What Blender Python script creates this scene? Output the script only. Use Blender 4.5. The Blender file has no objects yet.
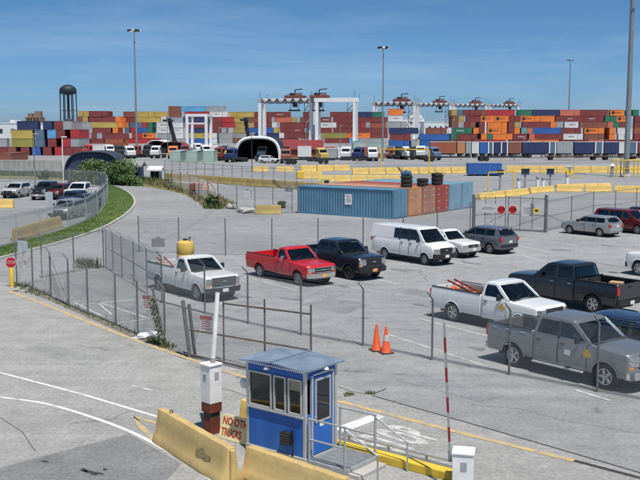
import bpy, bmesh, math, random
from mathutils import Vector, Matrix
random.seed(7)
R = math.radians
# ---------------------------------------------------------------- camera, sky, sun, exposure
SC = bpy.context.scene
COL = SC.collection
FPX, CX, CY, YH, CAMH = 950.0, 320.0, 240.0, 127.0, 8.1
PITCH = math.atan((CY - YH) / FPX)
cam_d = bpy.data.cameras.new("camera"); cam = bpy.data.objects.new("camera", cam_d); COL.objects.link(cam)
cam.location = (0, 0, CAMH); cam.rotation_euler = (math.pi / 2 - PITCH, 0, 0)
cam_d.sensor_width = 36.0; cam_d.lens = FPX / 640 * 36.0
cam_d.clip_start = 0.1; cam_d.clip_end = 9000
SC.camera = cam
SUN_EL = R(67.0)
SUN_H = Vector((0.42, -0.91)).normalized()          # horizontal direction towards the sun
W = bpy.data.worlds.new("World"); SC.world = W; W.use_nodes = True
nt = W.node_tree; nt.nodes.clear()
o_ = nt.nodes.new('ShaderNodeOutputWorld'); b_ = nt.nodes.new('ShaderNodeBackground')
sky = nt.nodes.new('ShaderNodeTexSky'); sky.sky_type = 'NISHITA'; sky.sun_disc = False
sky.sun_elevation = SUN_EL; sky.sun_rotation = math.atan2(SUN_H.x, SUN_H.y)
sky.air_density = 0.4; sky.dust_density = 0.8; sky.ozone_density = 7.0; sky.altitude = 20
b_.inputs['Strength'].default_value = 0.092
# thin streaks of high cirrus over the sky colour
tc = nt.nodes.new('ShaderNodeTexCoord'); mp = nt.nodes.new('ShaderNodeMapping')
mp.inputs['Scale'].default_value = (2.2, 2.2, 16.0)
ns = nt.nodes.new('ShaderNodeTexNoise'); ns.inputs['Scale'].default_value = 1.6; ns.inputs['Detail'].default_value = 6
ns.inputs['Roughness'].default_value = 0.62; ns.inputs['Distortion'].default_value = 0.35
rp = nt.nodes.new('ShaderNodeValToRGB'); rp.color_ramp.elements[0].position = 0.46; rp.color_ramp.elements[1].position = 0.80
rp.color_ramp.elements[0].color = (0, 0, 0, 1); rp.color_ramp.elements[1].color = (0.17, 0.17, 0.17, 1)
mx = nt.nodes.new('ShaderNodeMix'); mx.data_type = 'RGBA'
mx.inputs['B'].default_value = (7.5, 8.2, 9.0, 1)
nt.links.new(tc.outputs['Generated'], mp.inputs['Vector']); nt.links.new(mp.outputs[0], ns.inputs['Vector'])
nt.links.new(ns.outputs['Fac'], rp.inputs['Fac']); nt.links.new(rp.outputs['Color'], mx.inputs['Factor'])
hs = nt.nodes.new('ShaderNodeHueSaturation'); hs.inputs['Saturation'].default_value = 1.1; hs.inputs['Hue'].default_value = 0.486; hs.inputs['Value'].default_value = 1.0
nt.links.new(sky.outputs[0], hs.inputs['Color'])
nt.links.new(hs.outputs[0], mx.inputs['A']); nt.links.new(mx.outputs['Result'], b_.inputs['Color'])
nt.links.new(b_.outputs[0], o_.inputs['Surface'])
sd = bpy.data.lights.new("sun", 'SUN'); sun = bpy.data.objects.new("sun", sd); COL.objects.link(sun)
sd.energy = 3.8; sd.angle = R(0.53); sd.color = (1.0, 0.955, 0.89)
sdir = Vector((SUN_H.x * math.cos(SUN_EL), SUN_H.y * math.cos(SUN_EL), math.sin(SUN_EL)))
sun.rotation_euler = sdir.to_track_quat('Z', 'Y').to_euler(); sun.location = (30, -30, 60)
SC.view_settings.view_transform = 'Standard'; SC.view_settings.look = 'None'
SC.view_settings.exposure = 0.36; SC.view_settings.gamma = 1.0; SC.view_settings.use_curve_mapping = False

# ---------------------------------------------------------------- measuring helpers
def ray(px, py):
    u, v = (px - CX) / FPX, -(py - CY) / FPX
    c, s = math.cos(PITCH), math.sin(PITCH)
    return Vector((u, c + v * s, -s + v * c))
def G(px, py, z=0.0):                       # ground point that the survey photo shows at px, py
    d = ray(px, py); t = (z - CAMH) / d.z
    return Vector((d.x * t, d.y * t, z))
def ZAT(p, py):                             # height over ground point p of what is seen at row py
    d = ray(CX, py); return CAMH + d.z / d.y * p.y
def XAT(px, Y, z=0.0):
    d = ray(px, YH); zz = z - CAMH
    c, s = math.cos(PITCH), math.sin(PITCH)
    depth = Y * c - zz * s
    return (px - CX) / FPX * depth

# ---------------------------------------------------------------- mesh helpers
class MB:
    def __init__(self): self.v, self.f = [], []
    def add(self, v, f):
        n = len(self.v); self.v += [tuple(p) for p in v]; self.f += [tuple(i + n for i in q) for q in f]; return self
    def box(self, c, s, rz=0.0, mat=None):
        hx, hy, hz = s[0] / 2, s[1] / 2, s[2] / 2
        vs = [Vector((x, y, z)) for z in (-hz, hz) for y in (-hy, hy) for x in (-hx, hx)]
        m = mat if mat is not None else Matrix.Rotation(rz, 3, 'Z')
        vs = [m @ p + Vector(c) for p in vs]
        return self.add(vs, [(0, 2, 3, 1), (4, 5, 7, 6), (0, 1, 5, 4), (2, 6, 7, 3), (0, 4, 6, 2), (1, 3, 7, 5)])
    def tube(self, p0, p1, r0, r1=None, n=8, cap=True):
        p0, p1 = Vector(p0), Vector(p1); r1 = r0 if r1 is None else r1
        d = (p1 - p0); q = d.to_track_quat('Z', 'Y').to_matrix()
        vs = []
        for p, r in ((p0, r0), (p1, r1)):
            for k in range(n):
                a = 2 * math.pi * k / n; vs.append(p + q @ Vector((r * math.cos(a), r * math.sin(a), 0)))
        fs = [(k, (k + 1) % n, n + (k + 1) % n, n + k) for k in range(n)]
        if cap: fs += [tuple(range(n - 1, -1, -1)), tuple(range(n, 2 * n))]
        return self.add(vs, fs)
    def path(self, pts, r, n=6):
        for a, b in zip(pts[:-1], pts[1:]): self.tube(a, b, r, n=n)
        return self
    def beam(self, p0, p1, w, h):
        p0, p1 = Vector(p0), Vector(p1); d = p1 - p0; L = d.length
        x = d.normalized(); up = Vector((0, 0, 1)) if abs(x.z) < 0.95 else Vector((0, 1, 0))
        y = up.cross(x).normalized(); z = x.cross(y)
        m = Matrix((x, y, z)).transposed()
        return self.box((p0 + p1) / 2, (L, w, h), mat=m)
    def lathe(self, prof, n=24, axis='Z', o=(0, 0, 0), close=True):
        vs = []; o = Vector(o)
        for r, h in prof:
            for k in range(n):
                a = 2 * math.pi * k / n; c, s = r * math.cos(a), r * math.sin(a)
                vs.append(o + (Vector((c, s, h)) if axis == 'Z' else Vector((c, h, s)) if axis == 'Y' else Vector((h, c, s))))
        m = len(prof); fs = []
        for i in range(m - 1):
            for k in range(n):
                q = (i * n + k, i * n + (k + 1) % n, (i + 1) * n + (k + 1) % n, (i + 1) * n + k)
                fs.append(q if axis != 'Y' else q[::-1])
        if close:
            a, b = tuple(range(n - 1, -1, -1)), tuple(range((m - 1) * n, m * n))
            fs += [a, b] if axis != 'Y' else [a[::-1], b[::-1]]
        return self.add(vs, fs)
    def prism(self, poly, t0, t1, plane='XZ'):
        def P(a, b, t): return (a, t, b) if plane == 'XZ' else (t, a, b) if plane == 'YZ' else (a, b, t)
        n = len(poly); vs = [P(a, b, t0) for a, b in poly] + [P(a, b, t1) for a, b in poly]
        fs = [(k, (k + 1) % n, n + (k + 1) % n, n + k) for k in range(n)] + [tuple(range(n - 1, -1, -1)), tuple(range(n, 2 * n))]
        return self.add(vs, fs)
    def sph(self, c, r, n=12, m=8, sc=(1, 1, 1)):
        prof = [(math.sin(math.pi * i / m), -math.cos(math.pi * i / m)) for i in range(1, m)]
        vs = []; fs = []; c = Vector(c)
        for rr, h in prof:
            for k in range(n):
                a = 2 * math.pi * k / n; vs.append(c + Vector((rr * math.cos(a) * r * sc[0], rr * math.sin(a) * r * sc[1], h * r * sc[2])))
        for i in range(m - 2):
            for k in range(n): fs.append((i * n + k, i * n + (k + 1) % n, (i + 1) * n + (k + 1) % n, (i + 1) * n + k))
        fs += [tuple(range(n - 1, -1, -1)), tuple(range((m - 2) * n, (m - 1) * n))]
        return self.add(vs, fs)

def to_mesh(name, mb, bevel=0.0, seg=1, smooth=False, cuts=None, fn=None, recalc=True, ang=35):
    me = bpy.data.meshes.new(name)
    if not (bevel or cuts or fn or recalc):
        me.from_pydata(mb.v, [], mb.f); me.update(); return me
    me.from_pydata(mb.v, [], mb.f)
    bm = bmesh.new(); bm.from_mesh(me)
    if recalc: bmesh.ops.recalc_face_normals(bm, faces=bm.faces[:])
    if bevel:
        es = [e for e in bm.edges if len(e.link_faces) == 2 and e.calc_face_angle(0) > R(40)]
        bmesh.ops.bevel(bm, geom=es, offset=bevel, segments=seg, profile=0.5, affect='EDGES', clamp_overlap=True)
    if cuts:
        for ax, vals in enumerate(cuts):
            for v in vals:
                co = Vector((0, 0, 0)); co[ax] = v; no = Vector((0, 0, 0)); no[ax] = 1
                bmesh.ops.bisect_plane(bm, geom=bm.verts[:] + bm.edges[:] + bm.faces[:], plane_co=co, plane_no=no, dist=1e-4)
    if fn:
        for v in bm.verts: v.co = Vector(fn(v.co))
    bm.to_mesh(me); bm.free()
    if smooth:
        me.polygons.foreach_set('use_smooth', [True] * len(me.polygons))
        try: me.set_sharp_from_angle(angle=R(ang))
        except Exception: pass
    me.update(); return me
def link(name, me, mat=None, parent=None, loc=(0, 0, 0), rz=0.0, label=None, cat=None, group=None, kind=None, objmat=None):
    o = bpy.data.objects.new(name, me); COL.objects.link(o)
    o.location = loc; o.rotation_euler = (0, 0, rz)
    if parent is not None: o.parent = parent
    if mat is not None and not me.materials: me.materials.append(mat)
    if objmat is not None:
        if not me.materials: me.materials.append(objmat)
        o.material_slots[0].link = 'OBJECT'; o.material_slots[0].material = objmat
    if label: o['label'] = label
    if cat: o['category'] = cat
    if group: o['group'] = group
    if kind: o['kind'] = kind
    return o
def mk(name, mb, mat, parent=None, bevel=0.0, seg=1, smooth=False, cuts=None, fn=None, ang=35, **kw):
    return link(name, to_mesh(name, mb, bevel, seg, smooth, cuts, fn, ang=ang), mat, parent, **kw)
def thing(name, label, cat, loc=(0, 0, 0), rz=0.0, group=None):
    o = bpy.data.objects.new(name, None); COL.objects.link(o); o.empty_display_size = 0.2
    o.location = loc; o.rotation_euler = (0, 0, rz); o['label'] = label; o['category'] = cat
    if group: o['group'] = group
    return o
def copy_tree(o, parent=None):
    c = o.copy(); COL.objects.link(c); c.parent = parent
    for ch in o.children: copy_tree(ch, c)
    return c
def text_mesh(name, s, size, depth=0.004, align='CENTER', sx=1.0, sy=1.0, space=1.0, bold=0.012):
    cu = bpy.data.curves.new(name, 'FONT'); cu.body = s; cu.size = size; cu.extrude = depth / 2
    cu.align_x = align; cu.align_y = 'CENTER'; cu.space_character = space; cu.offset = bold * size
    ob = bpy.data.objects.new(name, cu); COL.objects.link(ob)
    bpy.context.view_layer.update()
    me = bpy.data.meshes.new_from_object(ob.evaluated_get(bpy.context.evaluated_depsgraph_get()))
    bpy.data.objects.remove(ob); bpy.data.curves.remove(cu)
    for v in me.vertices: v.co.x *= sx; v.co.y *= sy
    me.name = name; me.materials.clear(); return me

# ---------------------------------------------------------------- materials
MATS = {}
def mat(name, c, rough=0.6, metal=0.0, var=0.12, scale=3.0, bump=0.0, bscale=40.0, coat=0.0, dirt=0.0, dirtc=(0.25, 0.22, 0.18), spec=0.5, stretch=None):
    if name in MATS: return MATS[name]
    m = bpy.data.materials.new(name); m.use_nodes = True; t = m.node_tree; N = t.nodes; p = N['Principled BSDF']
    p.inputs['Roughness'].default_value = rough; p.inputs['Metallic'].default_value = metal
    p.inputs['Coat Weight'].default_value = coat; p.inputs['Coat Roughness'].default_value = 0.06
    p.inputs['Specular IOR Level'].default_value = spec
    co = N.new('ShaderNodeTexCoord'); src = co.outputs['Object']
    if stretch:
        mpn = N.new('ShaderNodeMapping'); mpn.inputs['Scale'].default_value = stretch
        t.links.new(src, mpn.inputs[0]); src = mpn.outputs[0]
    n = N.new('ShaderNodeTexNoise'); n.inputs['Scale'].default_value = scale; n.inputs['Detail'].default_value = 5
    t.links.new(src, n.inputs['Vector'])
    r = N.new('ShaderNodeValToRGB')
    r.color_ramp.elements[0].position = 0.3; r.color_ramp.elements[1].position = 0.72
    r.color_ramp.elements[0].color = tuple(max(0, x * (1 - var)) for x in c[:3]) + (1,)
    r.color_ramp.elements[1].color = tuple(min(1, x * (1 + var)) for x in c[:3]) + (1,)
    t.links.new(n.outputs['Fac'], r.inputs['Fac']); out = r.outputs['Color']
    if dirt > 0:
        n2 = N.new('ShaderNodeTexNoise'); n2.inputs['Scale'].default_value = scale * 2.3; n2.inputs['Detail'].default_value = 8
        n2.inputs['Roughness'].default_value = 0.7; t.links.new(src, n2.inputs['Vector'])
        r2 = N.new('ShaderNodeValToRGB'); r2.color_ramp.elements[0].position = 0.52; r2.color_ramp.elements[1].position = 0.72
        r2.color_ramp.elements[0].color = (0, 0, 0, 1); r2.color_ramp.elements[1].color = (dirt, dirt, dirt, 1)
        t.links.new(n2.outputs['Fac'], r2.inputs['Fac'])
        mxn = N.new('ShaderNodeMix'); mxn.data_type = 'RGBA'; mxn.inputs['B'].default_value = dirtc + (1,)
        t.links.new(r2.outputs['Color'], mxn.inputs['Factor']); t.links.new(out, mxn.inputs['A']); out = mxn.outputs['Result']
    t.links.new(out, p.inputs['Base Color'])
    if bump > 0:
        n3 = N.new('ShaderNodeTexNoise'); n3.inputs['Scale'].default_value = bscale; n3.inputs['Detail'].default_value = 4
        t.links.new(src, n3.inputs['Vector']); bp = N.new('ShaderNodeBump'); bp.inputs['Strength'].default_value = bump
        bp.inputs['Distance'].default_value = 0.02; t.links.new(n3.outputs['Fac'], bp.inputs['Height']); t.links.new(bp.outputs[0], p.inputs['Normal'])
    MATS[name] = m; return m
def pavement(name, c, patch=0.22, crack=0.55, fine=0.22, crack_scale=0.16, stain=0.35, streak=None):
    """weathered asphalt: broad patches, fine aggregate, thin cracks, oil stains"""
    m = bpy.data.materials.new(name); m.use_nodes = True; t = m.node_tree; N = t.nodes; p = N['Principled BSDF']
    p.inputs['Roughness'].default_value = 0.9; p.inputs['Specular IOR Level'].default_value = 0.25
    co = N.new('ShaderNodeTexCoord'); O = co.outputs['Object']
    def noise(sc, det, rough=0.55, vec=O, dist=0.0):
        n = N.new('ShaderNodeTexNoise'); n.inputs['Scale'].default_value = sc; n.inputs['Detail'].default_value = det
        n.inputs['Roughness'].default_value = rough; n.inputs['Distortion'].default_value = dist
        t.links.new(vec, n.inputs['Vector']); return n.outputs['Fac']
    def mr(src, a, b, lo, hi):
        n = N.new('ShaderNodeMapRange'); n.inputs[1].default_value = a; n.inputs[2].default_value = b
        n.inputs[3].default_value = lo; n.inputs[4].default_value = hi; t.links.new(src, n.inputs[0]); return n.outputs[0]
    def mul(a, b):
        n = N.new('ShaderNodeMath'); n.operation = 'MULTIPLY'; t.links.new(a, n.inputs[0])
        if isinstance(b, float): n.inputs[1].default_value = b
        else: t.links.new(b, n.inputs[1])
        return n.outputs[0]
    f = mr(noise(0.09, 6, 0.6), 0.3, 0.7, 1 - patch, 1 + patch)
    f = mul(f, mr(noise(1.1, 5, 0.65), 0.3, 0.7, 1 - fine * 0.6, 1 + fine * 0.6))
    f = mul(f, mr(noise(9.0, 3, 0.7), 0.3, 0.7, 1 - fine, 1 + fine))
    f = mul(f, mr(noise(45.0, 2, 0.7), 0.3, 0.7, 1 - fine * 0.9, 1 + fine * 0.9))
    # traffic streaks along the lanes
    mp_ = N.new('ShaderNodeMapping'); mp_.inputs['Rotation'].default_value = (0, 0, R(43) if streak is None else R(streak)); mp_.inputs['Scale'].default_value = (0.10, 1.3, 1)
    t.links.new(O, mp_.inputs[0])
    f = mul(f, mr(noise(1.0, 5, 0.6, mp_.outputs[0], 0.4), 0.35, 0.7, 1.06, 0.88))
    # cracks: edges of warped voronoi cells, broken up
    wv = N.new('ShaderNodeTexNoise'); wv.inputs['Scale'].default_value = 0.5; wv.inputs['Detail'].default_value = 4; t.links.new(O, wv.inputs['Vector'])
    va = N.new('ShaderNodeVectorMath'); va.operation = 'MULTIPLY_ADD'; va.inputs[1].default_value = (2.2, 2.2, 0); t.links.new(wv.outputs['Color'], va.inputs[0]); t.links.new(O, va.inputs[2])
    vo = N.new('ShaderNodeTexVoronoi'); vo.feature = 'DISTANCE_TO_EDGE'; vo.inputs['Scale'].default_value = crack_scale; t.links.new(va.outputs[0], vo.inputs['Vector'])
    ck = mr(vo.outputs['Distance'], 0.0, 0.006, 1 - crack, 1.0)
    gate = mr(noise(0.22, 3), 0.48, 0.56, 0.0, 1.0)
    mxc = N.new('ShaderNodeMix'); mxc.data_type = 'FLOAT'; mxc.inputs['A'].default_value = 1.0
    t.links.new(gate, mxc.inputs['Factor']); t.links.new(ck, mxc.inputs['B'])
    f = mul(f, mxc.outputs['Result'])
    # drips
    st = mr(noise(0.7, 2, 0.5, O, 0.8), 0.66, 0.76, 1.0, 1 - stain)
    f = mul(f, st)
    v = N.new('ShaderNodeVectorMath'); v.operation = 'SCALE'; v.inputs[0].default_value = c
    t.links.new(f, v.inputs['Scale']); t.links.new(v.outputs[0], p.inputs['Base Color'])
    bp = N.new('ShaderNodeBump'); bp.inputs['Strength'].default_value = 0.35; bp.inputs['Distance'].default_value = 0.01
    t.links.new(noise(60.0, 3, 0.7), bp.inputs['Height']); t.links.new(bp.outputs[0], p.inputs['Normal'])
    MATS[name] = m; return m
def paint_worn(name, c, wear=0.5, under=(0.27, 0.27, 0.265)):
    m = bpy.data.materials.new(name); m.use_nodes = True; t = m.node_tree; N = t.nodes; p = N['Principled BSDF']; p.inputs['Roughness'].default_value = 0.8
    co = N.new('ShaderNodeTexCoord'); n = N.new('ShaderNodeTexNoise'); n.inputs['Scale'].default_value = 2.4; n.inputs['Detail'].default_value = 11; n.inputs['Roughness'].default_value = 0.75
    t.links.new(co.outputs['Object'], n.inputs['Vector'])
    r = N.new('ShaderNodeValToRGB'); r.color_ramp.elements[0].position = 0.28 + 0.22 * wear; r.color_ramp.elements[1].position = 0.50 + 0.22 * wear
    r.color_ramp.elements[0].color = under + (1,); r.color_ramp.elements[1].color = c + (1,)
    t.links.new(n.outputs['Fac'], r.inputs['Fac']); t.links.new(r.outputs['Color'], p.inputs['Base Color']); MATS[name] = m; return m

STEEL = mat('galvanised_steel', (0.42, 0.44, 0.45), 0.5, 0.35, 0.15, 6)
POSTM = mat('weathered_post_steel', (0.17, 0.18, 0.18), 0.6, 0.3, 0.25, 4, dirt=0.4, dirtc=(0.16, 0.09, 0.05))
RUSTY = mat('rusty_pipe', (0.13, 0.105, 0.085), 0.75, 0.2, 0.3, 5, dirt=0.6, dirtc=(0.17, 0.08, 0.04))
WIRE = mat('chain_link_wire', (0.36, 0.38, 0.39), 0.5, 0.35, 0.1)
BLACKP = mat('black_plastic', (0.018, 0.018, 0.02), 0.5)
RUBBER = mat('tyre_rubber', (0.022, 0.022, 0.022), 0.85, var=0.2)
ALLOY = mat('alloy_rim', (0.55, 0.56, 0.57), 0.3, 0.8)
STEELRIM = mat('steel_rim', (0.42, 0.42, 0.42), 0.4, 0.6)
CHROME = mat('chrome', (0.72, 0.72, 0.73), 0.12, 1.0, 0.03)
def pane_glass(name, tint, rough=0.02):
    m = bpy.data.materials.new(name); m.use_nodes = True; t = m.node_tree; N = t.nodes; N.clear()
    o = N.new('ShaderNodeOutputMaterial'); tr = N.new('ShaderNodeBsdfTransparent'); tr.inputs[0].default_value = tint + (1,)
    gl = N.new('ShaderNodeBsdfGlossy'); gl.inputs['Roughness'].default_value = rough; gl.inputs[0].default_value = (0.95, 0.97, 1, 1)
    fr = N.new('ShaderNodeFresnel'); fr.inputs[0].default_value = 1.8; mx = N.new('ShaderNodeMixShader')
    nz = N.new('ShaderNodeTexNoise'); nz.inputs['Scale'].default_value = 2.5; bp = N.new('ShaderNodeBump'); bp.inputs['Strength'].default_value = 0.06; bp.inputs['Distance'].default_value = 0.05
    co = N.new('ShaderNodeTexCoord'); t.links.new(co.outputs['Object'], nz.inputs['Vector']); t.links.new(nz.outputs['Fac'], bp.inputs['Height']); t.links.new(bp.outputs[0], gl.inputs['Normal'])
    t.links.new(fr.outputs[0], mx.inputs[0]); t.links.new(tr.outputs[0], mx.inputs[1]); t.links.new(gl.outputs[0], mx.inputs[2]); t.links.new(mx.outputs[0], o.inputs[0])
    MATS[name] = m; return m
GLASS = pane_glass('tinted_glass', (0.55, 0.60, 0.60))
WGLASS = pane_glass('windshield_glass', (0.80, 0.90, 0.87))
LAMPG = mat('headlight_lens', (0.34, 0.36, 0.38), 0.08, 0.4, 0.5, 14, coat=1.0)
AMBER = mat('amber_lens', (0.75, 0.28, 0.05), 0.15, coat=0.8)
REDL = mat('tail_light_lens', (0.42, 0.012, 0.012), 0.12, coat=0.8)
PLATEM = mat('plate_white', (0.72, 0.72, 0.68), 0.5)
PLATEO = mat('plate_orange', (0.75, 0.36, 0.1), 0.5)
WHITE = mat('white_paint', (0.80, 0.80, 0.79), 0.45, dirt=0.15)
GREYP = mat('grey_paint', (0.30, 0.31, 0.32), 0.5, dirt=0.2)
CREAM = mat('cream_barrier_paint', (0.66, 0.46, 0.13), 0.75, 0, 0.14, 1.4, 0.3, 30, dirt=0.7, dirtc=(0.36, 0.30, 0.21))
TAN = mat('tan_barrier_paint', (0.54, 0.39, 0.16), 0.78, 0, 0.12, 1.6, 0.35, 35, dirt=0.5, dirtc=(0.25, 0.19, 0.11))
YELLOW = mat('safety_yellow', (0.72, 0.50, 0.05), 0.6, 0, 0.1, 3, dirt=0.3, dirtc=(0.3, 0.2, 0.08))
DARKN = mat('near_black_steel', (0.03, 0.033, 0.038), 0.6)
CONC = mat('old_concrete', (0.42, 0.41, 0.38), 0.9, 0, 0.18, 1.2, 0.4, 25, dirt=0.4, dirtc=(0.24, 0.23, 0.2))
WOODM = mat('weathered_wood', (0.30, 0.22, 0.13), 0.85, 0, 0.3, 4)
# ---------------------------------------------------------------- ground, roads, markings
def crom(pts, n=8):
    out = []; P = [pts[0]] + list(pts) + [pts[-1]]
    for i in range(1, len(P) - 2):
        a, b, c, d = P[i - 1], P[i], P[i + 1], P[i + 2]
        for k in range(n):
            t = k / n
            out.append(0.5 * ((2 * b) + (c - a) * t + (2 * a - 5 * b + 4 * c - d) * t * t + (3 * b - a - 3 * c + d) * t ** 3))
    out.append(P[-2]); return out
def sheet(name, pts, z, m, kind='structure'):
    me = bpy.data.meshes.new(name); me.from_pydata([(p.x, p.y, z) for p in pts], [], [tuple(range(len(pts)))]); me.update()
    if me.polygons[0].normal.z < 0: me.flip_normals()
    return link(name, me, m, kind=kind)
ASPH = pavement('yard_asphalt', (0.255, 0.262, 0.268), patch=0.16, crack_scale=0.12)
LOTM = pavement('lot_asphalt', (0.285, 0.293, 0.30), patch=0.14, crack=0.5, crack_scale=0.14, stain=0.3)
ROADM = pavement('road_asphalt', (0.305, 0.305, 0.295), patch=0.13, crack=0.45, crack_scale=0.10, stain=0.22)
RINGM = pavement('ring_road_concrete', (0.262, 0.268, 0.272), patch=0.12, crack=0.4, crack_scale=0.13, streak=-10)
DPATCH = pavement('asphalt_patch', (0.20, 0.205, 0.21), patch=0.1, crack=0.3)
PATCH2 = pavement('lot_repair', (0.235, 0.243, 0.25), patch=0.12, crack=0.4); PATCH3 = pavement('road_repair', (0.275, 0.277, 0.27), patch=0.12, crack=0.4); OILM = mat('oil_stain', (0.19, 0.195, 0.20), 0.7, 0, 0.35, 3.0, dirt=0.9, dirtc=(0.28, 0.285, 0.29))
ENCL = pavement('enclosure_asphalt', (0.20, 0.205, 0.21), patch=0.15, crack=0.5)
YLINE = paint_worn('yellow_line_paint', (0.56, 0.40, 0.16), 0.35)
WLINE = paint_worn('white_line_paint', (0.72, 0.72, 0.70), 0.1)
WSTOP = paint_worn('stop_paint', (0.60, 0.60, 0.58), 0.42)
WFAINT = paint_worn('faded_white_paint', (0.58, 0.58, 0.56), 0.42)
TAR = mat('tar_seam', (0.04, 0.04, 0.042), 0.8)
RDIR = Vector((0.72, -0.69, 0)).normalized()        # along the near road
SDIR = Vector((0.63, -0.777, 0)).normalized()       # along the parking stalls
SPER = Vector((0.777, 0.63, 0)).normalized()
sheet('ground', [Vector((-5000, -60, 0)), Vector((5000, -60, 0)), Vector((5000, 7000, 0)), Vector((-5000, 7000, 0))], 0.0, ASPH)
lot = [G(106, 268.5), G(139, 252), G(405, 254), G(475, 231), G(545, 231), G(700, 214), G(1000, 250), G(1000, 460), G(640, 400), G(509, 375), G(363, 346), G(248, 324), G(162, 303)]
sheet('parking_lot', lot, 0.004, LOTM)
sheet('enclosure_ground', [G(16, 284), G(106, 267.5), G(162, 302), G(205, 316), G(190, 357), G(137, 336), G(88, 314.5), G(51, 297.5)], 0.005, ENCL)
road = [G(-200, 240), G(-40, 262), G(15, 288), G(51, 298.5), G(137, 337), G(190, 358.5), G(260, 368), G(340, 385), G(372, 395.5), G(640, 473)]
road += [G(640, 473) + RDIR * 40, G(640, 473) + RDIR * 40 - Vector((40, 30, 0)), Vector((-60, -20, 0)), Vector((-90, 60, 0))]
sheet('near_road', road, 0.008, ROADM)
ring = [G(-60, 296), G(16, 284), G(106, 268), G(139, 251), G(212, 250), G(232, 226), G(220, 210), G(205, 200), G(180, 193), G(150, 188.5), G(112, 184), G(60, 181.5), G(-60, 178), G(-60, 186), G(60, 187), G(104, 190), G(126, 196), G(132, 205), G(122, 216), G(60, 243), G(0, 259), G(-60, 274)]
sheet('ring_road', ring, 0.006, RINGM)
sheet('asphalt_patch', [G(129, 434), G(182, 464), G(120, 530), G(-30, 530), G(-30, 476), G(0, 468)], 0.012, DPATCH)
def strip_mesh(pts, w, z):
    vs = []; fs = []; n = len(pts)
    for i, p in enumerate(pts):
        d = (pts[min(i + 1, n - 1)] - pts[max(i - 1, 0)]); d.z = 0; d.normalize(); nn = Vector((-d.y, d.x, 0)) * w / 2
        vs += [(p.x + nn.x, p.y + nn.y, z), (p.x - nn.x, p.y - nn.y, z)]
    fs = [(2 * i, 2 * i + 1, 2 * i + 3, 2 * i + 2) for i in range(n - 1)]
    mb = MB(); mb.add(vs, fs); return mb
def line(name, px, w, m, z=0.016, smooth=False):
    pts = [G(*q) for q in px]
    if smooth: pts = crom(pts, 10)
    return mk(name, strip_mesh(pts, w, z), m, kind='structure')
line('yellow_edge_line', [(8, 291), (40, 303), (90, 323), (140, 342), (195, 361), (250, 379), (350, 404.5), (460, 433), (574, 461)], 0.21, YLINE, smooth=True)
line('tar_joint', [(574, 461), (650, 481)], 0.14, TAR)
line('pavement_seam', [(372, 396), (450, 418), (540, 444), (660, 479)], 0.05, TAR)
line('pavement_crack', [(338, 387), (352, 392), (371, 395), (386, 389)], 0.03, TAR)
line('white_lane_line', [(-30, 364.5), (0, 373), (80, 394), (160, 418)], 0.12, WLINE)
line('white_curved_line', [(-20, 394), (0, 397.5), (45, 404), (90, 417), (130, 432), (165, 450), (195, 468), (225, 490), (260, 520)], 0.13, WLINE, smooth=True)
line('yellow_triangle_marking', [(158, 424), (134, 417), (139, 425), (156, 442)], 0.16, YLINE)
line('faded_dash', [(132, 386), (153, 391)], 0.16, WFAINT)
line('stop_bar', [(338, 431), (380, 415.5)], 0.42, WLINE)
tm = text_mesh('stop_lettering', 'STOP', 1.0, 0.0, sx=0.72, sy=2.2, space=1.08, bold=0.045)
st = link('stop_lettering', tm, WSTOP, loc=G(399, 440) + Vector((0, 0, 0.016)), rz=math.atan2(RDIR.x, -RDIR.y) - math.radians(0), kind='structure')
st.rotation_euler = (0, 0, math.atan2(-RDIR.y, -RDIR.x) - math.pi / 2)
# parking stall lines, parallel to the parked trucks
for (a, b) in [((245, 277), (300, 291.5)), ((330, 268), (400, 285)), ((420, 319), (490, 337)), ((383, 333), (488, 367)), ((575, 390), (610, 401)), ((440, 258), (480, 268)),
               ((520, 246), (556, 254)), ((560, 243), (598, 250)), ((545, 262), (520, 255)), ((175, 287), (225, 305)), ((610, 246), (650, 254)), ((556, 330), (590, 341)), ((600, 300), (650, 316)),
               ((505, 232), (560, 240))]:
    line('stall_line', [a, b], 0.14, WFAINT, 0.012)
for a, b in [((80, 305), (152, 298)), ((97, 302), (150, 319)), ((97, 302), (112, 315)), ((75, 303), (104, 317)), ((118, 323), (150, 319))]:
    line('enclosure_line', [a, b], 0.10, WFAINT, 0.012)
line('dark_ground_line', [(590, 262), (612, 265.5), (640, 270)], 0.05, TAR, 0.012)  # thin dark line laid over the lot paving
sheet('lot_patch', [G(*q) for q in [(300, 305), (345, 314), (372, 305), (328, 297)]], 0.0075, PATCH2)
sheet('lot_patch', [G(*q) for q in [(545, 278), (575, 284), (600, 277), (570, 272)]], 0.0075, PATCH2)
sheet('lot_patch', [G(*q) for q in [(400, 292), (428, 298), (440, 294), (412, 288)]], 0.0075, PATCH2)
sheet('road_patch', [G(*q) for q in [(395, 380), (480, 402), (505, 396), (420, 374)]], 0.006, PATCH2)
sheet('road_patch', [G(*q) for q in [(20, 350), (90, 368), (110, 360), (42, 343)]], 0.0115, PATCH3)
line('pavement_crack', [(0, 418), (22, 432), (32, 447), (36, 452)], 0.016, TAR); line('pavement_crack', [(470, 405), (520, 409), (560, 420), (640, 434)], 0.012, TAR); line('pavement_crack', [(200, 385), (232, 391), (262, 403)], 0.02, TAR)
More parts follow.
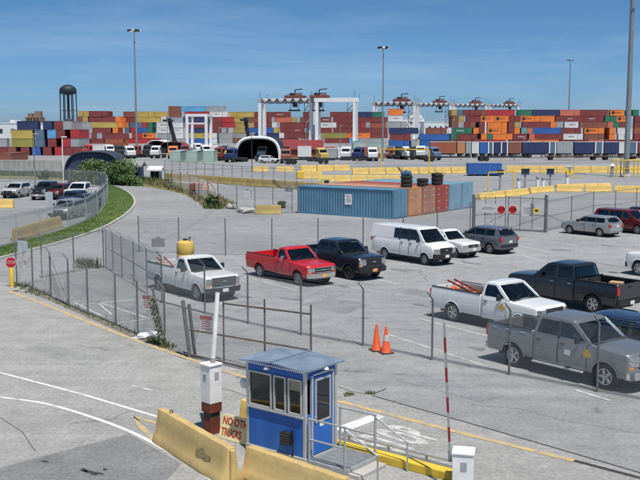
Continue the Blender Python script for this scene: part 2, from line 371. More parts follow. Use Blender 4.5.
def blob(px, py, r, seed, z=0.0135, m=None):
    rnd = random.Random(seed); c = G(px, py); ph = [rnd.uniform(0, 6.28) for _ in range(4)]; pts = []
    for k in range(28):
        a = 2 * math.pi * k / 28; q = r * (1 + 0.28 * math.sin(2 * a + ph[0]) + 0.18 * math.sin(3 * a + ph[1]) + 0.12 * math.sin(7 * a + ph[2])); pts.append(c + RDIR * q * math.cos(a) * 1.5 + Vector((0.69, 0.72, 0)) * q * math.sin(a) * 0.7)
    return sheet('oil_stain', pts, z, m or OILM)
for i, (px, py, r_) in enumerate(((403, 270, 0.55), (290, 299, 0.4), (526, 302, 0.4), (340, 286, 0.35), (470, 263, 0.4), (478, 349, 0.25), (560, 250, 0.5), (610, 246, 0.4), (240, 296, 0.4), (420, 305, 0.3))): blob(px, py, r_, i)
for i, (px, py, r_) in enumerate(((84, 471, 0.10), (91, 473, 0.13), (99, 474, 0.08), (105, 470, 0.06), (45, 462, 0.07))): blob(px, py, r_, 50 + i, 0.0165, TAR)
line('drain_cover', [(609, 272), (618, 273)], 0.45, mat('rusty_cover', (0.13, 0.09, 0.075), 0.8), 0.012)
line('yard_line', [(180, 163.2), (640, 158.9)], 0.35, WFAINT, 0.012)
line('yard_rail_strip', [(150, 170.2), (640, 161.4)], 0.8, TAR, 0.013)
line('tyre_mark', [(160, 241), (185, 229), (205, 217), (212, 207), (203, 199)], 0.5, mat('tyre_mark', (0.225, 0.23, 0.23), 0.9, 0, 0.15, 1.5), 0.012, smooth=True)

# grass median with its kerb
GRASSM = mat('grass_ground', (0.13, 0.19, 0.055), 0.95, 0, 0.35, 0.8, dirt=0.5, dirtc=(0.20, 0.21, 0.09))
BLADE = mat('grass_blades', (0.12, 0.19, 0.05), 0.8, 0, 0.4, 0.6)
OUT = crom([G(*q) for q in [(-60, 275), (-30, 267), (0, 259), (30, 251), (60, 243), (85, 235), (105, 227), (122, 217), (131, 209), (134, 203), (131, 196), (122, 190), (110, 186)]], 8)
INN = crom([G(*q) for q in [(-60, 265), (-30, 258), (0, 249), (30, 241), (60, 232), (80, 225), (95, 217), (104, 208), (107, 200), (107, 195), (107, 191), (107, 188), (106, 186.6)]], 8)
vs = []; fs = []
for i, (a, b) in enumerate(zip(OUT, INN)):
    m_ = (a + b) / 2; vs += [(a.x, a.y, 0.10), (m_.x, m_.y, 0.24), (b.x, b.y, 0.10)]
    if i: k = 3 * i; fs += [(k - 3, k, k + 1, k - 2), (k - 2, k + 1, k + 2, k - 1)]
mb = MB(); mb.add(vs, fs); gm = mk('grass_verge', mb, GRASSM, kind='structure', smooth=True)
def blades(name, spots, hmin, hmax, m, w=0.05, label=None, cat='grass', lean=0.5):
    vs = []; fs = []
    for p in spots:
        for _ in range(2):
            a = random.uniform(0, 6.28); h = random.uniform(hmin, hmax); dx, dy = math.cos(a), math.sin(a); k = len(vs)
            q = Vector(p) + Vector((random.uniform(-.1, .1), random.uniform(-.1, .1), 0)); ln = random.uniform(0, lean) * h
            vs += [(q.x - dy * w, q.y + dx * w, q.z), (q.x + dy * w, q.y - dx * w, q.z), (q.x + dx * ln, q.y + dy * ln, q.z + h)]; fs.append((k, k + 1, k + 2))
    me = bpy.data.meshes.new(name); me.from_pydata(vs, [], fs); me.update()
    return link(name, me, m, kind='stuff', label=label, cat=cat)
sp = []
for _ in range(22000):
    i = random.randrange(len(OUT) - 1); t = random.random(); u = random.random()
    a = OUT[i].lerp(OUT[i + 1], t); b = INN[i].lerp(INN[i + 1], t); p = a.lerp(b, u); sp.append(Vector((p.x, p.y, 0.10 + 0.14 * (1 - abs(2 * u - 1)))))
blades('grass', sp, 0.04, 0.10, BLADE, 0.02, 'mown green grass on the curved verge inside the kerb')
kerb = MB()
for off, z0, z1 in ((0, 0, 0.14),):
    n = len(OUT); vs = []
    for i, p in enumerate(OUT):
        d = OUT[min(i + 1, n - 1)] - OUT[max(i - 1, 0)]; d.normalize(); nn = Vector((d.y, -d.x, 0))
        q0 = p - nn * 0.02; q1 = p + nn * 0.20
        vs += [(q0.x, q0.y, 0), (q0.x, q0.y, 0.145), (q1.x, q1.y, 0.145), (q1.x, q1.y, 0.0)]
    fs = []
    for i in range(n - 1):
        for k in range(4): fs.append((4 * i + k, 4 * i + (k + 1) % 4, 4 * i + 4 + (k + 1) % 4, 4 * i + 4 + k))
    fs += [(0, 1, 2, 3), (4 * n - 4, 4 * n - 3, 4 * n - 2, 4 * n - 1)]
    kerb.add(vs, fs)
mk('kerb', kerb, CONC, kind='structure')
WEED = mat('weeds', (0.10, 0.13, 0.04), 0.85, 0, 0.45, 0.7)
DRYW = mat('dry_weeds', (0.22, 0.19, 0.085), 0.85, 0, 0.4, 0.5)
def along(px, n, w):
    pts = [G(*q) for q in px]; L = [(pts[i + 1] - pts[i]).length for i in range(len(pts) - 1)]; out = []
    for _ in range(n):
        r_ = random.uniform(0, sum(L)); i = 0
        while r_ > L[i] and i < len(L) - 1: r_ -= L[i]; i += 1
        p = pts[i].lerp(pts[i + 1], min(1, r_ / L[i])); a = random.uniform(0, 6.28); q = w * math.sqrt(random.random())
        out.append(p + Vector((math.cos(a) * q, math.sin(a) * q, 0)))
    return out
line('fence_dirt_strip', [(18, 287), (51, 299), (90, 316.2), (138, 337.5), (190, 359)], 0.42, mat('fence_dirt', (0.17, 0.155, 0.12), 0.95, 0, 0.4, 3, 0.5, 20), 0.0125)
VERGE = mat('verge_soil', (0.16, 0.16, 0.07), 0.95, 0, 0.35, 0.4, dirt=0.6, dirtc=(0.12, 0.15, 0.045))
sheet('verge', [G(*q) for q in [(-60, 171), (60, 172.5), (150, 177), (190, 184), (214, 199), (222, 208), (216, 209), (202, 200), (176, 192), (150, 187.5), (110, 183.2), (60, 180.5), (-60, 177)]], 0.010, VERGE)
blades('verge_weeds', along([(-20, 174), (60, 176), (100, 180), (150, 183)], 3500, 3.5), 0.3, 0.9, WEED, 0.10, 'rough green weeds on the verge beyond the ring road')
blades('dry_verge_weeds', along([(150, 183), (185, 190), (205, 197), (220, 207)], 1600, 1.8), 0.2, 0.7, DRYW, 0.09, 'dry yellow weeds beside the curving ring road')
blades('fence_weeds', along([(20, 284), (30, 290), (45, 296)], 220, 0.45) + along([(52, 299), (100, 320), (190, 358)], 150, 0.22), 0.05, 0.22, WEED, 0.02, 'scruffy weeds along the foot of the enclosure fence')
blades('corner_weeds', along([(80, 268), (95, 268)], 160, 0.35) + along([(208, 208), (220, 209)], 160, 0.8), 0.2, 0.8, WEED, 0.04, 'tall weed clumps at the fence corners')
blades('gate_weeds', along([(152, 340), (162, 345), (170, 348)], 170, 0.2), 0.06, 0.25, WEED, 0.022, 'green weeds growing at the foot of the leaning gate post')
blades('crack_weeds', along([(350, 394), (348, 396)], 40, 0.12) + along([(372, 393), (370, 394)], 30, 0.1), 0.04, 0.12, WEED, 0.02, 'tiny weeds in the pavement crack by the booth')

# ---------------------------------------------------------------- chain-link fences
def fence(name, label, px, h, arm=None, spacing=0.075, wr=0.0032, postm=POSTM, toprail=True, botrail=False, group=None, fabric=True, pr=0.036, skip=(), brace=(), midrail=False, nbarb=3):
    pts = [G(*q) if len(q) == 2 and not isinstance(q, Vector) else Vector(q) for q in px]
    o = pts[0]; t = thing(name, label, 'fence', (o.x, o.y, 0), 0, group)
    L = [p - o for p in pts]
    av = None if arm is None else Vector((arm[0], arm[1], 0)).normalized()
    tips = []
    for i, p in enumerate(L):
        mb = MB(); top = p + Vector((0, 0, h)); mb.tube(p - Vector((0, 0, 0.05)), top, pr, n=8)
        if av is not None:
            tip = top + av * 0.26 + Vector((0, 0, 0.28)); mb.tube(top, tip, pr * 0.8, pr * 0.5, n=6); tips.append((top, tip))
        else: mb.sph(top, pr * 1.15, 8, 6)
        mk('post', mb, postm, t)
    if av is not None and nbarb:
        for k in range(nbarb):
            f = (k + 0.9) / nbarb; mb = MB()
            for (a0, a1), (b0, b1) in zip(tips[:-1], tips[1:]):
                A = a0.lerp(a1, f); B = b0.lerp(b1, f); mid = (A + B) / 2 - Vector((0, 0, 0.02))
                mb.tube(A, mid, 0.004, n=3, cap=False); mb.tube(mid, B, 0.004, n=3, cap=False)
            mk('barbed_wire', mb, WIRE, t)
    for zz, on in ((h - 0.04, toprail), (0.08, botrail), (h * 0.5, midrail)):
        if on:
            for i in range(len(L) - 1):
                if i in skip: continue
                mb = MB(); mb.tube(L[i] + Vector((0, 0, zz)), L[i + 1] + Vector((0, 0, zz)), 0.021, n=6); mk('rail', mb, postm, t)
    for (i, j, z0, z1) in brace:
        mb = MB(); mb.tube(L[i] + Vector((0, 0, z0)), L[j] + Vector((0, 0, z1)), 0.02, n=6); mk('brace', mb, postm, t)
    if fabric:
        mb = MB(); hh = h - 0.05
        for i in range(len(L) - 1):
            if i in skip: continue
            A, B = L[i], L[i + 1]; d = (B - A); ln = d.length; d.normalize(); off = Vector((-d.y, d.x, 0)) * 0.045
            wires(mb, A + off, d, ln, 0.04, hh, spacing, wr)
        me = bpy.data.meshes.new('mesh_fabric'); me.from_pydata(mb.v, [], mb.f); me.update()
        link('mesh_fabric', me, WIRE, t, kind='stuff')
    return t
def wires(mb, A, d, ln, z0, z1, spacing, wr):
    H_ = z1 - z0; nn = Vector((-d.y, d.x, 0)); vs = mb.v; fs = mb.f
    n = int((ln + H_) / spacing)
    for sgn in (1, -1):
        for k in range(n + 1):
            s0 = -H_ + k * spacing; s1 = s0 + H_                       # along at bottom and top
            a0, za, a1, zb = s0, 0.0, s1, H_
            if a0 < 0: za = -a0; a0 = 0.0
            if a1 > ln: zb = H_ - (a1 - ln); a1 = ln
            if zb - za < 0.02: continue
            if sgn < 0: a0, a1 = ln - a0, ln - a1
            P = A + d * a0 + Vector((0, 0, z0 + za)); Q = A + d * a1 + Vector((0, 0, z0 + zb))
            u = (Q - P).normalized(); e1 = nn * wr; e2 = u.cross(nn) * wr; b = len(vs)
            c0, c1, c2 = e2, -0.5 * e2 + 0.87 * e1, -0.5 * e2 - 0.87 * e1
            for W_ in (P, Q):
                for c in (c0, c1, c2): vs.append(tuple(W_ + c))
            fs += [(b, b + 1, b + 4, b + 3), (b + 1, b + 2, b + 5, b + 4), (b + 2, b, b + 3, b + 5)]
def even(p, q, n): return [G(*p).lerp(G(*q), i / n) for i in range(n + 1)]
# A: the long fence in front of the parked trucks, carried on past the swing gate
fa = [G(*q) for q in [(162, 303), (205, 314), (248, 324), (301, 335), (363, 346), (432, 360), (509, 375), (597, 392), (694, 411), (800, 432)]]
fence('chain_link_fence', 'long chain-link fence with bent post tops in front of the parked pickups', fa, 2.15, arm=(-0.7, -0.5), spacing=0.08, wr=0.0026, toprail=False, nbarb=3)
# B: enclosure front
fb = [G(*q) for q in [(17, 285), (33, 290), (51, 297.5), (69, 306.5), (88, 314.5), (116, 326), (138, 336), (165, 345)]]
fence('chain_link_fence', 'chain-link fence beside the yellow edge line, from stop sign to gate post', fb, 2.15, arm=(-0.8, 0.3), spacing=0.10, wr=0.0024, toprail=False, brace=((2, 3, 2.05, 0.1),))
# C: silver side fence
fc = [G(*q) for q in [(106, 268), (113, 272), (122, 277.5), (134, 285), (147, 294), (162, 303)]]
fence('chain_link_fence', 'bright silver mesh fence running away beside the white flatbed pickup', fc, 2.3, arm=(-0.8, -0.3), spacing=0.085, wr=0.0032, postm=STEEL, midrail=True)
# D: enclosure back
fd = [G(*q) for q in [(17, 285), (42, 278.5), (74, 272.5), (106, 268)]]
fence('chain_link_fence', 'chain-link fence at the back of the triangular enclosure, above its kerb', [fd[1], fd[2], fd[3] + Vector((-0.15, 0.1, 0))], 2.2, arm=None, spacing=0.11, wr=0.003, botrail=True)
# E: back fence of the lot
fe = [G(*q) for q in [(139, 252), (179, 254), (225.5, 255.5), (272, 255.5), (318, 255.5), (363, 255), (403, 253), (437, 243.5), (470, 232.5)]]
fence('chain_link_fence', 'chain-link fence behind the red pickup and white van, along the curving road', fe, 2.35, arm=None, spacing=0.11, wr=0.0028, toprail=False, nbarb=0)
# F: right of the double gate
ff = [G(*q) for q in [(546, 232), (571, 226), (593, 219.5), (615, 217.5), (636, 214.5), (662, 211.5), (690, 208)]]
fence('chain_link_fence', 'chain-link fence behind the silver wagon and maroon minivan', ff, 2.45, arm=None, spacing=0.12, wr=0.0028, midrail=True, brace=((0, 1, 1.35, 0.15),))
# G: beyond the ring road
fg = [G(*q) for q in [(165, 187.5), (172, 189), (181, 191.5), (190, 194.5), (199, 198), (208, 202), (218, 206), (237, 210), (255, 211.5), (273, 212), (292, 213.5)]]
fence('chain_link_fence', 'chain-link fence between the ring road and the blue container', fg, 2.4, arm=None, spacing=0.16, wr=0.003, toprail=True)
fh = even((165, 176), (297, 190), 14)
fence('chain_link_fence', 'far chain-link fence standing over the weathered ochre barrier row', fh, 2.6, arm=None, spacing=0.2, wr=0.003)
fi = [G(*q) for q in [(-20, 252), (17, 243), (41, 236.5), (68, 229), (86, 222), (97, 214), (104, 206), (107.5, 199.5), (108, 194), (106, 189), (98, 187), (85, 186), (70, 185), (50, 184), (30, 183), (10, 182), (-15, 181)]]
fence('chain_link_fence', 'curved chain-link fence round the side parking lot, inside the grass verge', fi, 2.1, arm=(-0.6, 0.5), spacing=0.08, wr=0.004, postm=STEEL)
fj = even((-12, 174.5), (62, 176.5), 7)
fence('chain_link_fence', 'far chain-link fence along the verge below the navy arched shed', fj, 2.3, arm=None, spacing=0.2, wr=0.003)
# ---------------------------------------------------------------- near gatehouse
BLUE = mat('booth_blue', (0.020, 0.135, 0.50), 0.5, 0, 0.15, 2.5, dirt=0.45, dirtc=(0.09, 0.21, 0.46), stretch=(1, 1, 0.35))
ROOFB = mat('booth_roof', (0.17, 0.225, 0.30), 0.5, 0.0, 0.3, 1.6, dirt=0.5, dirtc=(0.27, 0.31, 0.36))
ALU = mat('aluminium_frame', (0.55, 0.57, 0.58), 0.4, 0.4, 0.08)
BGLASS = pane_glass('booth_glass', (0.30, 0.33, 0.33))
BL, BW, BZ0, BZ1 = 1.90, 1.23, 0.20, 2.36
BX = Vector((0.784, -0.621, 0)); BY = Vector((0.621, 0.784, 0)); FC = Vector((-0.35, 22.0, 0))
bc = FC - BX * BL / 2 + BY * BW / 2; BROT = math.atan2(BX.y, BX.x)
bo = thing('guard_booth', 'small blue guard booth with flat overhanging roof and white-framed windows', 'booth', bc, BROT)
mb = MB().box((0, 0, 0.10), (BL + 0.06, BW + 0.06, 0.2)); mk('base', mb, CONC, bo, bevel=0.01)
# wall shell: solid below the sills, posts and header above, so that the panes are set in openings
WS, WT = 1.22, 2.11
mb = MB().box((0, 0, (BZ0 + WS) / 2), (BL, BW, WS - BZ0)); mk('lower_wall', mb, BLUE, bo, bevel=0.008)
mb = MB().box((0, 0, (WT + BZ1) / 2), (BL, BW, BZ1 - WT)); mk('header', mb, BLUE, bo, bevel=0.008)
INT = mat('booth_interior', (0.05, 0.055, 0.06), 0.8)
mk('counter', MB().box((0, 0.02, WS + 0.012), (BL - 0.2, BW - 0.22, 0.02)), INT, bo); mk('ceiling_panel', MB().box((0, 0, WT - 0.012), (BL - 0.2, BW - 0.2, 0.02)), INT, bo)
mk('monitor', MB().box((-0.35, 0.05, WS + 0.24), (0.42, 0.05, 0.28)).box((-0.35, 0.06, WS + 0.07), (0.10, 0.06, 0.12)), BLACKP, bo, bevel=0.01); mk('desk_box', MB().box((0.25, 0.15, WS + 0.11), (0.30, 0.24, 0.18)), GREYP, bo, bevel=0.01); mk('chair_back', MB().box((0.05, 0.3, WS + 0.20), (0.42, 0.10, 0.38)), BLACKP, bo, bevel=0.04)
for x in (-BL / 2 + 0.03, BL / 2 - 0.03):
    for y in (-BW / 2 + 0.03, BW / 2 - 0.03):
        mb = MB().box((x, y, (BZ0 + BZ1) / 2 - 0.01), (0.08, 0.08, BZ1 - BZ0 - 0.02)); mk('corner_post', mb, ALU, bo, bevel=0.006)
yw = -BW / 2
for a, b in ((-0.86, -0.10), (-0.04, 0.36), (0.42, 0.86)):
    fr = MB(); t_ = 0.045
    for zz in (WS + t_ / 2, WT - t_ / 2): fr.box(((a + b) / 2, yw - 0.005, zz), (b - a, 0.06, t_))
    for xx in (a + t_ / 2, b - t_ / 2): fr.box((xx, yw - 0.005, (WS + WT) / 2), (t_, 0.06, WT - WS - 2 * t_ - 0.002))
    w = mk('window', fr, ALU, bo, bevel=0.004)
    mk('pane', MB().box(((a + b) / 2, yw + 0.012, (WS + WT) / 2), (b - a - 2 * t_ + 0.004, 0.012, WT - WS - 2 * t_ + 0.004)), BGLASS, w)
mb = MB().box((0, yw - 0.02, WS - 0.03), (BL - 0.1, 0.07, 0.05)); mk('sill', mb, ALU, bo, bevel=0.005)
mk('blind', MB().box((0.64, yw + 0.002, WT - 0.17), (0.34, 0.008, 0.24)), mat('pale_blind', (0.35, 0.33, 0.24), 0.8), bo)
xd = BL / 2
dr = mk('door', MB().box((xd + 0.008, 0.02, (BZ0 + 2.16) / 2), (0.05, 0.74, 2.16 - BZ0 - 0.04)), BLUE, bo, bevel=0.006)
fr = MB()
for yy in (-0.39, 0.43): fr.box((xd + 0.012, yy, (BZ0 + 2.2) / 2), (0.07, 0.06, 2.2 - BZ0))
fr.box((xd + 0.012, 0.02, 2.2), (0.07, 0.76, 0.05)); mk('door_frame', fr, ALU, bo, bevel=0.005)
fr = MB()
for zz in (1.02, 2.06): fr.box((xd + 0.036, 0.02, zz), (0.02, 0.6, 0.05))
for yy in (-0.255, 0.295): fr.box((xd + 0.036, yy, 1.54), (0.02, 0.05, 0.98))
mk('glass_trim', fr, ALU, dr); mk('glass', MB().box((xd + 0.034, 0.02, 1.54), (0.012, 0.5, 1.0)), BGLASS, dr)
mk('handle', MB().box((xd + 0.05, -0.29, 1.1), (0.05, 0.03, 0.14)), ALU, dr); mk('notice', MB().box((xd + 0.036, -0.02, 0.93), (0.004, 0.16, 0.11)), WHITE, dr)
# back and left walls carry plain glazed bands too
for nm, c, s in (('pane', (-BL / 2 + 0.05, 0, (WS + WT) / 2), (0.012, BW - 0.14, WT - WS)), ('pane', (0, BW / 2 - 0.04, (WS + WT) / 2), (BL - 0.14, 0.012, WT - WS))):
    mk(nm, MB().box(c, s), BGLASS, bo)
# roof: two shallow panels with a raised seam and a ribbed drip edge
rx, ry = BL / 2 + 0.13, BW / 2 + 0.15
for s in (-1, 1):
    x0, x1 = (-rx, -0.012) if s < 0 else (0.012, rx)
    zz0 = lambda x: 2.37 + 0.07 * (1 - abs(x) / rx)
    v = [(x0, -ry, zz0(x0)), (x1, -ry, zz0(x1)), (x1, ry, zz0(x1)), (x0, ry, zz0(x0)), ((x0 + x1) / 2, 0, 2.52)]
    v2 = [(a, b, c - 0.035) for a, b, c in v[:4]]
    mb = MB(); mb.add(v + v2, [(0, 1, 4), (1, 2, 4), (2, 3, 4), (3, 0, 4), (0, 5, 6, 1), (1, 6, 7, 2), (2, 7, 8, 3), (3, 8, 5, 0), (8, 7, 6, 5)])
    mk('roof_panel', mb, ROOFB, bo)
mk('roof_seam', MB().box((0, 0, 2.455), (0.05, 2 * ry, 0.05)), ROOFB, bo, bevel=0.006)
mb = MB()
for k in range(34): mb.box((-rx + 0.05 + k * (2 * rx - 0.1) / 33, -ry - 0.004, 2.345), (0.03, 0.012, 0.035))
mk('drip_edge', mb, ALU, bo, kind='stuff')
for c in ((-0.2, -BW / 2 - 0.07, 2.25), (BL / 2 + 0.09, 0.05, 2.3)):
    mb = MB(); mb.lathe([(0.03, 0.05), (0.085, 0.0), (0.085, -0.02)], 12, 'Z', c); mk('lamp', mb, WHITE, bo)
mb = MB().box((0.42, yw - 0.08, 0.62), (0.30, 0.16, 0.30)); ac = mk('vent_box', mb, BLACKP, bo, bevel=0.01)
for k in range(4): mk('louvre', MB().box((0.42, yw - 0.166, 0.53 + 0.06 * k), (0.26, 0.012, 0.025)), mat('dark_grey_plastic', (0.07, 0.07, 0.075), 0.5), ac)
mb = MB().path([(0.60, yw - 0.05, 0.2), (0.60, yw - 0.05, 0.85), (0.55, yw - 0.03, 0.9)], 0.02); mk('conduit', mb, BLACKP, bo)
mb = MB().lathe([(0.0001, -0.08), (0.08, -0.065), (0.13, -0.02), (0.14, 0.0), (0.12, 0.03)], 16, 'Y', (-BL / 2 - 0.2, -BW / 2 + 0.12, 1.68)); mi = mk('mirror', mb, mat('mirror_dome', (0.78, 0.78, 0.76), 0.3, 0.0), bo, smooth=True)
mk('bracket', MB().tube((-BL / 2, -BW / 2 + 0.14, 1.68), (-BL / 2 - 0.2, -BW / 2 + 0.14, 1.68), 0.012), STEEL, mi)
def BLOC(x, y, z=0.0): return bc + BX * x + BY * y + Vector((0, 0, z))
# steel platform, rails and steps at the booth door
pf = thing('entry_platform', 'grey steel grating platform with pipe handrails at the booth door', 'platform', bc, BROT)
mb = MB(); x0, x1, y0, y1 = BL / 2 + 0.06, 2.15, -0.60, 0.62
for k in range(26): mb.box((x0 + (k + 0.5) * (x1 - x0) / 26, (y0 + y1) / 2, 0.17), (0.014, y1 - y0 - 0.07, 0.03))
for k in range(6): mb.box(((x0 + x1) / 2, y0 + 0.1 + k * (y1 - y0 - 0.2) / 5, 0.168), (x1 - x0 - 0.01, 0.012, 0.022))
mk('grating', mb, STEEL, pf)
mb = MB()
for y in (y0, y1): mb.box(((x0 + x1) / 2, y, 0.11), (x1 - x0, 0.05, 0.16))
mb.box((x1, (y0 + y1) / 2, 0.11), (0.05, y1 - y0 - 0.055, 0.16)); mb.box((x0 + 0.02, (y0 + y1) / 2, 0.11), (0.05, y1 - y0 - 0.055, 0.16)); mk('platform_frame', mb, STEEL, pf)
for y in (y0, y1):
    for x in (x0 + 0.05, x1 - 0.03):
        mk('rail_post', MB().tube((x, y, 0.19), (x, y, 1.22), 0.03, n=10), STEEL, pf)
    for z in (1.2, 0.7): mk('handrail', MB().tube((x0 + 0.02, y, z), (x1, y, z), 0.024, n=10), STEEL, pf)
    mk('stair_rail', MB().path([(x1 - 0.03, y, 1.15), (3.05, y, 0.72), (3.05, y, 0.0)], 0.022, n=8), STEEL, pf)
for k in range(1): mk('step', MB().box((2.34, 0, 0.05), (0.32, 1.1, 0.10)), CONC, pf, bevel=0.01)

# jersey barriers
def jersey_mesh(L, h=0.81, w=0.30, slots=True):
    prof = [(-w, 0), (w, 0), (w, 0.07), (w * 0.62, 0.30 * h / 0.81), (w * 0.33, h), (-w * 0.33, h), (-w * 0.62, 0.30 * h / 0.81), (-w, 0.07)]
    def fn(c):
        n = math.sin(c.x * 7.3 + c.z * 5) * 0.004 + math.sin(c.x * 17.1 - c.z * 11) * 0.003
        return (c.x, c.y * (1 + n / 0.3), c.z + (0.006 * math.sin(c.x * 9) if c.z > h * 0.8 else 0))
    mb = MB().prism(prof, -L / 2, L / 2, 'YZ')
    return to_mesh('barrier_body', mb, 0.02, 2, True, cuts=([L * (k / 14 - 0.5) for k in range(1, 14)], [], [0.2, 0.55]), fn=fn)
JM = {}
def jersey(label, p, q=None, L=None, rz=None, m=TAN, h=0.81, w=0.30, group=None, hooks=True):
    if q is not None:
        d = q - p; L = d.length; rz = math.atan2(d.y, d.x); c = (p + q) / 2
    else: c = p
    key = (round(L, 2), h, w)
    if key not in JM: JM[key] = jersey_mesh(*key)
    t = thing('concrete_barrier', label, 'barrier', (c.x, c.y, 0), rz, group)
    o = link('barrier_body', JM[key], None, t, objmat=m)
    if hooks:
        for s in (-1, 1):
            mk('lifting_loop', MB().path([(s * L * 0.42, -0.05, h - 0.02), (s * L * 0.42, -0.04, h + 0.07), (s * L * 0.42, 0.04, h + 0.07), (s * L * 0.42, 0.05, h - 0.02)], 0.012), RUSTY, t)
    return t
A_ = G(162, 440); B_ = G(232, 484)
jf = jersey('scuffed tan concrete barrier beside the curving white line', A_, B_, m=TAN, h=0.86, hooks=False)
Lf = (B_ - A_).length
mk('lifting_loop', MB().path([(-Lf * 0.34, -0.04, 0.84), (-Lf * 0.34, -0.03, 0.95), (-Lf * 0.34, 0.03, 0.95), (-Lf * 0.34, 0.04, 0.84)], 0.014), RUSTY, jf)
mk('end_key', MB().box((Lf / 2 + 0.04, 0, 0.42), (0.10, 0.12, 0.8)), TAN, jf, bevel=0.02)
mk('scuff_mark', MB().add([(Lf * 0.20 + 0.36 * math.cos(a) * (1 + 0.25 * math.sin(3.1 * a + 1)) , -0.162, 0.40 + 0.12 * math.sin(a) * (1 + 0.4 * math.sin(5 * a))) for a in [k * 0.2618 for k in range(24)]], [tuple(range(24))]), mat('black_scuff', (0.33, 0.245, 0.12), 0.9, 0, 0.5, 9), jf, fn=lambda c: (c.x, -(0.30 * 0.62 - (c.z - 0.318) * 0.30 * 0.29 / 0.542) - 0.012, c.z))
jersey('short tan concrete block behind the leaning trucks sign', BLOC(-1.72, 0.62), None, 1.0, BROT, m=CREAM, h=0.82, hooks=False)
jersey('tan concrete barrier in line beyond the scuffed one, before the booth windows', BLOC(0.25, -1.85), BLOC(3.3, -2.1), m=TAN, h=0.72, hooks=False)
yk = thing('yellow_kerb_wall', 'low yellow kerb wall with steel pipes behind the booth platform', 'kerb wall', BLOC(0, 0), BROT)
mb = MB().box((2.5, 0.84, 0.11), (3.6, 0.30, 0.22)); mk('wall_body', mb, YELLOW, yk, bevel=0.03, seg=2)
for z, y in ((0.36, 1.06), (0.20, 1.07)): mk('pipe', MB().tube((0.7, y, z), (4.5, y, z), 0.035), STEEL, yk)
for x in (1.0, 2.2, 3.3, 4.4): mk('pipe_post', MB().tube((x, 1.07, 0), (x, 1.07, 0.40), 0.03), STEEL, yk)
# leaning trucks sign
SIGNY = mat('pale_yellow_board', (0.78, 0.68, 0.40), 0.6, 0, 0.08, 3)
SRED = mat('sign_red', (0.45, 0.05, 0.02), 0.6)
s0 = Vector((-2.66, 24.12, 0)); sg = thing('trucks_sign', 'pale yellow board with red NO OTHER TRUCKS lettering leaning by the booth', 'sign', s0, BROT)
tl = R(14)
def SG(x, z): return (x, math.sin(tl) * z, math.cos(tl) * z)
mb = MB(); v = [SG(0, 0.02), SG(1.12, 0.02), SG(1.12, 0.66), SG(0, 0.66)]; v2 = [(a, b + 0.02, c) for a, b, c in v]
mb.add(v + v2, [(0, 1, 2, 3), (7, 6, 5, 4), (0, 4, 5, 1), (1, 5, 6, 2), (2, 6, 7, 3), (3, 7, 4, 0)]); mk('board', mb, SIGNY, sg)
for s, z, sxx in (('NO OTHER', 0.49, 0.80), ('TRUCKS', 0.20, 0.70)):
    me = text_mesh('lettering', s, 0.27, 0.004, 'LEFT', sx=sxx, bold=0.03)
    for vv in me.vertices:
        x, y, z_ = vv.co; a = SG(0.06 + x, z + y); vv.co = (a[0], a[1] - 0.003 - z_, a[2])
    link('lettering', me, SRED, sg)
# barrier gates
ARMG = mat('arm_grey', (0.30, 0.31, 0.32), 0.5); SDK = mat('dark_red_stripe', (0.22, 0.025, 0.03), 0.6)
def barrier_gate(label, loc, rz, hb, hc, top, basem, stripes, w=0.40, armr=0.035, pivot=(0, 0, 0)):
    t = thing('barrier_gate', label, 'barrier gate', loc, rz)
    if hb:
        pd = mk('pedestal', MB().box((0, 0, hb * 0.28), (w * 0.80, w * 0.80, hb * 0.56)), basem, t, bevel=0.012)
        mk('dark_band', MB().box((0, 0, hb * 0.63), (w * 0.78, w * 0.78, hb * 0.14)), BLACKP, pd); mk('collar', MB().box((0, 0, hb * 0.85), (w * 0.98, w * 0.98, hb * 0.30 - 0.004)), basem, pd, bevel=0.012)
    c = mk('cabinet', MB().box((0, 0, (hb + hc) / 2), (w, w, hc - hb)), WHITE, t, bevel=0.012, seg=2)
    cp = mk('lid', MB().box((0, 0, hc + 0.025), (w + 0.05, w + 0.05, 0.06)), WHITE, t, bevel=0.02, seg=2)
    mk('lock_plate', MB().box((-w / 2 - 0.004, 0.02, hc - 0.30), (0.012, 0.12, 0.16)), GREYP, c); mk('label_plate', MB().box((0.02, -w / 2 - 0.004, hc - 0.26), (0.14, 0.012, 0.20)), mat('label_grey', (0.35, 0.37, 0.4), 0.5), c)
    p0, p1 = Vector(pivot), Vector(top); n = stripes if stripes else 1
    mk('arm_hub', MB().tube(p0 + Vector((0, 0, -0.12)), p0 + (p1 - p0).normalized() * 0.15, armr * 1.5), GREYP, t)
    for k in range(n):
        a = p0.lerp(p1, k / n); b = p0.lerp(p1, (k + 1) / n - 0.0005)
        mk('arm_section', MB().beam(a, b, armr * 2, armr * 1.1), (SDK if (stripes and k % 2) else (ARMG if stripes else WHITE)), t)
    return t
BRICKR = mat('oxide_red_pedestal', (0.16, 0.035, 0.02), 0.7, 0, 0.3, 3, dirt=0.5, dirtc=(0.05, 0.025, 0.02))
gl = G(212, 433); barrier_gate('white barrier gate cabinet on an oxide red pedestal, plain white arm raised', gl, R(45), 0.86, 1.86, (0.33, 0.1, 3.75), BRICKR, 0, 0.40, 0.048, (0.02, -0.05, 1.9))
gr = Vector((3.22, 20.6, 0)); barrier_gate('white barrier gate cabinet with raised red and white striped arm', gr, R(-12), 0, 0.86, (-0.48, 0.0, 3.80), None, 9, 0.46, 0.028, (-0.30, 0.0, 0.74))

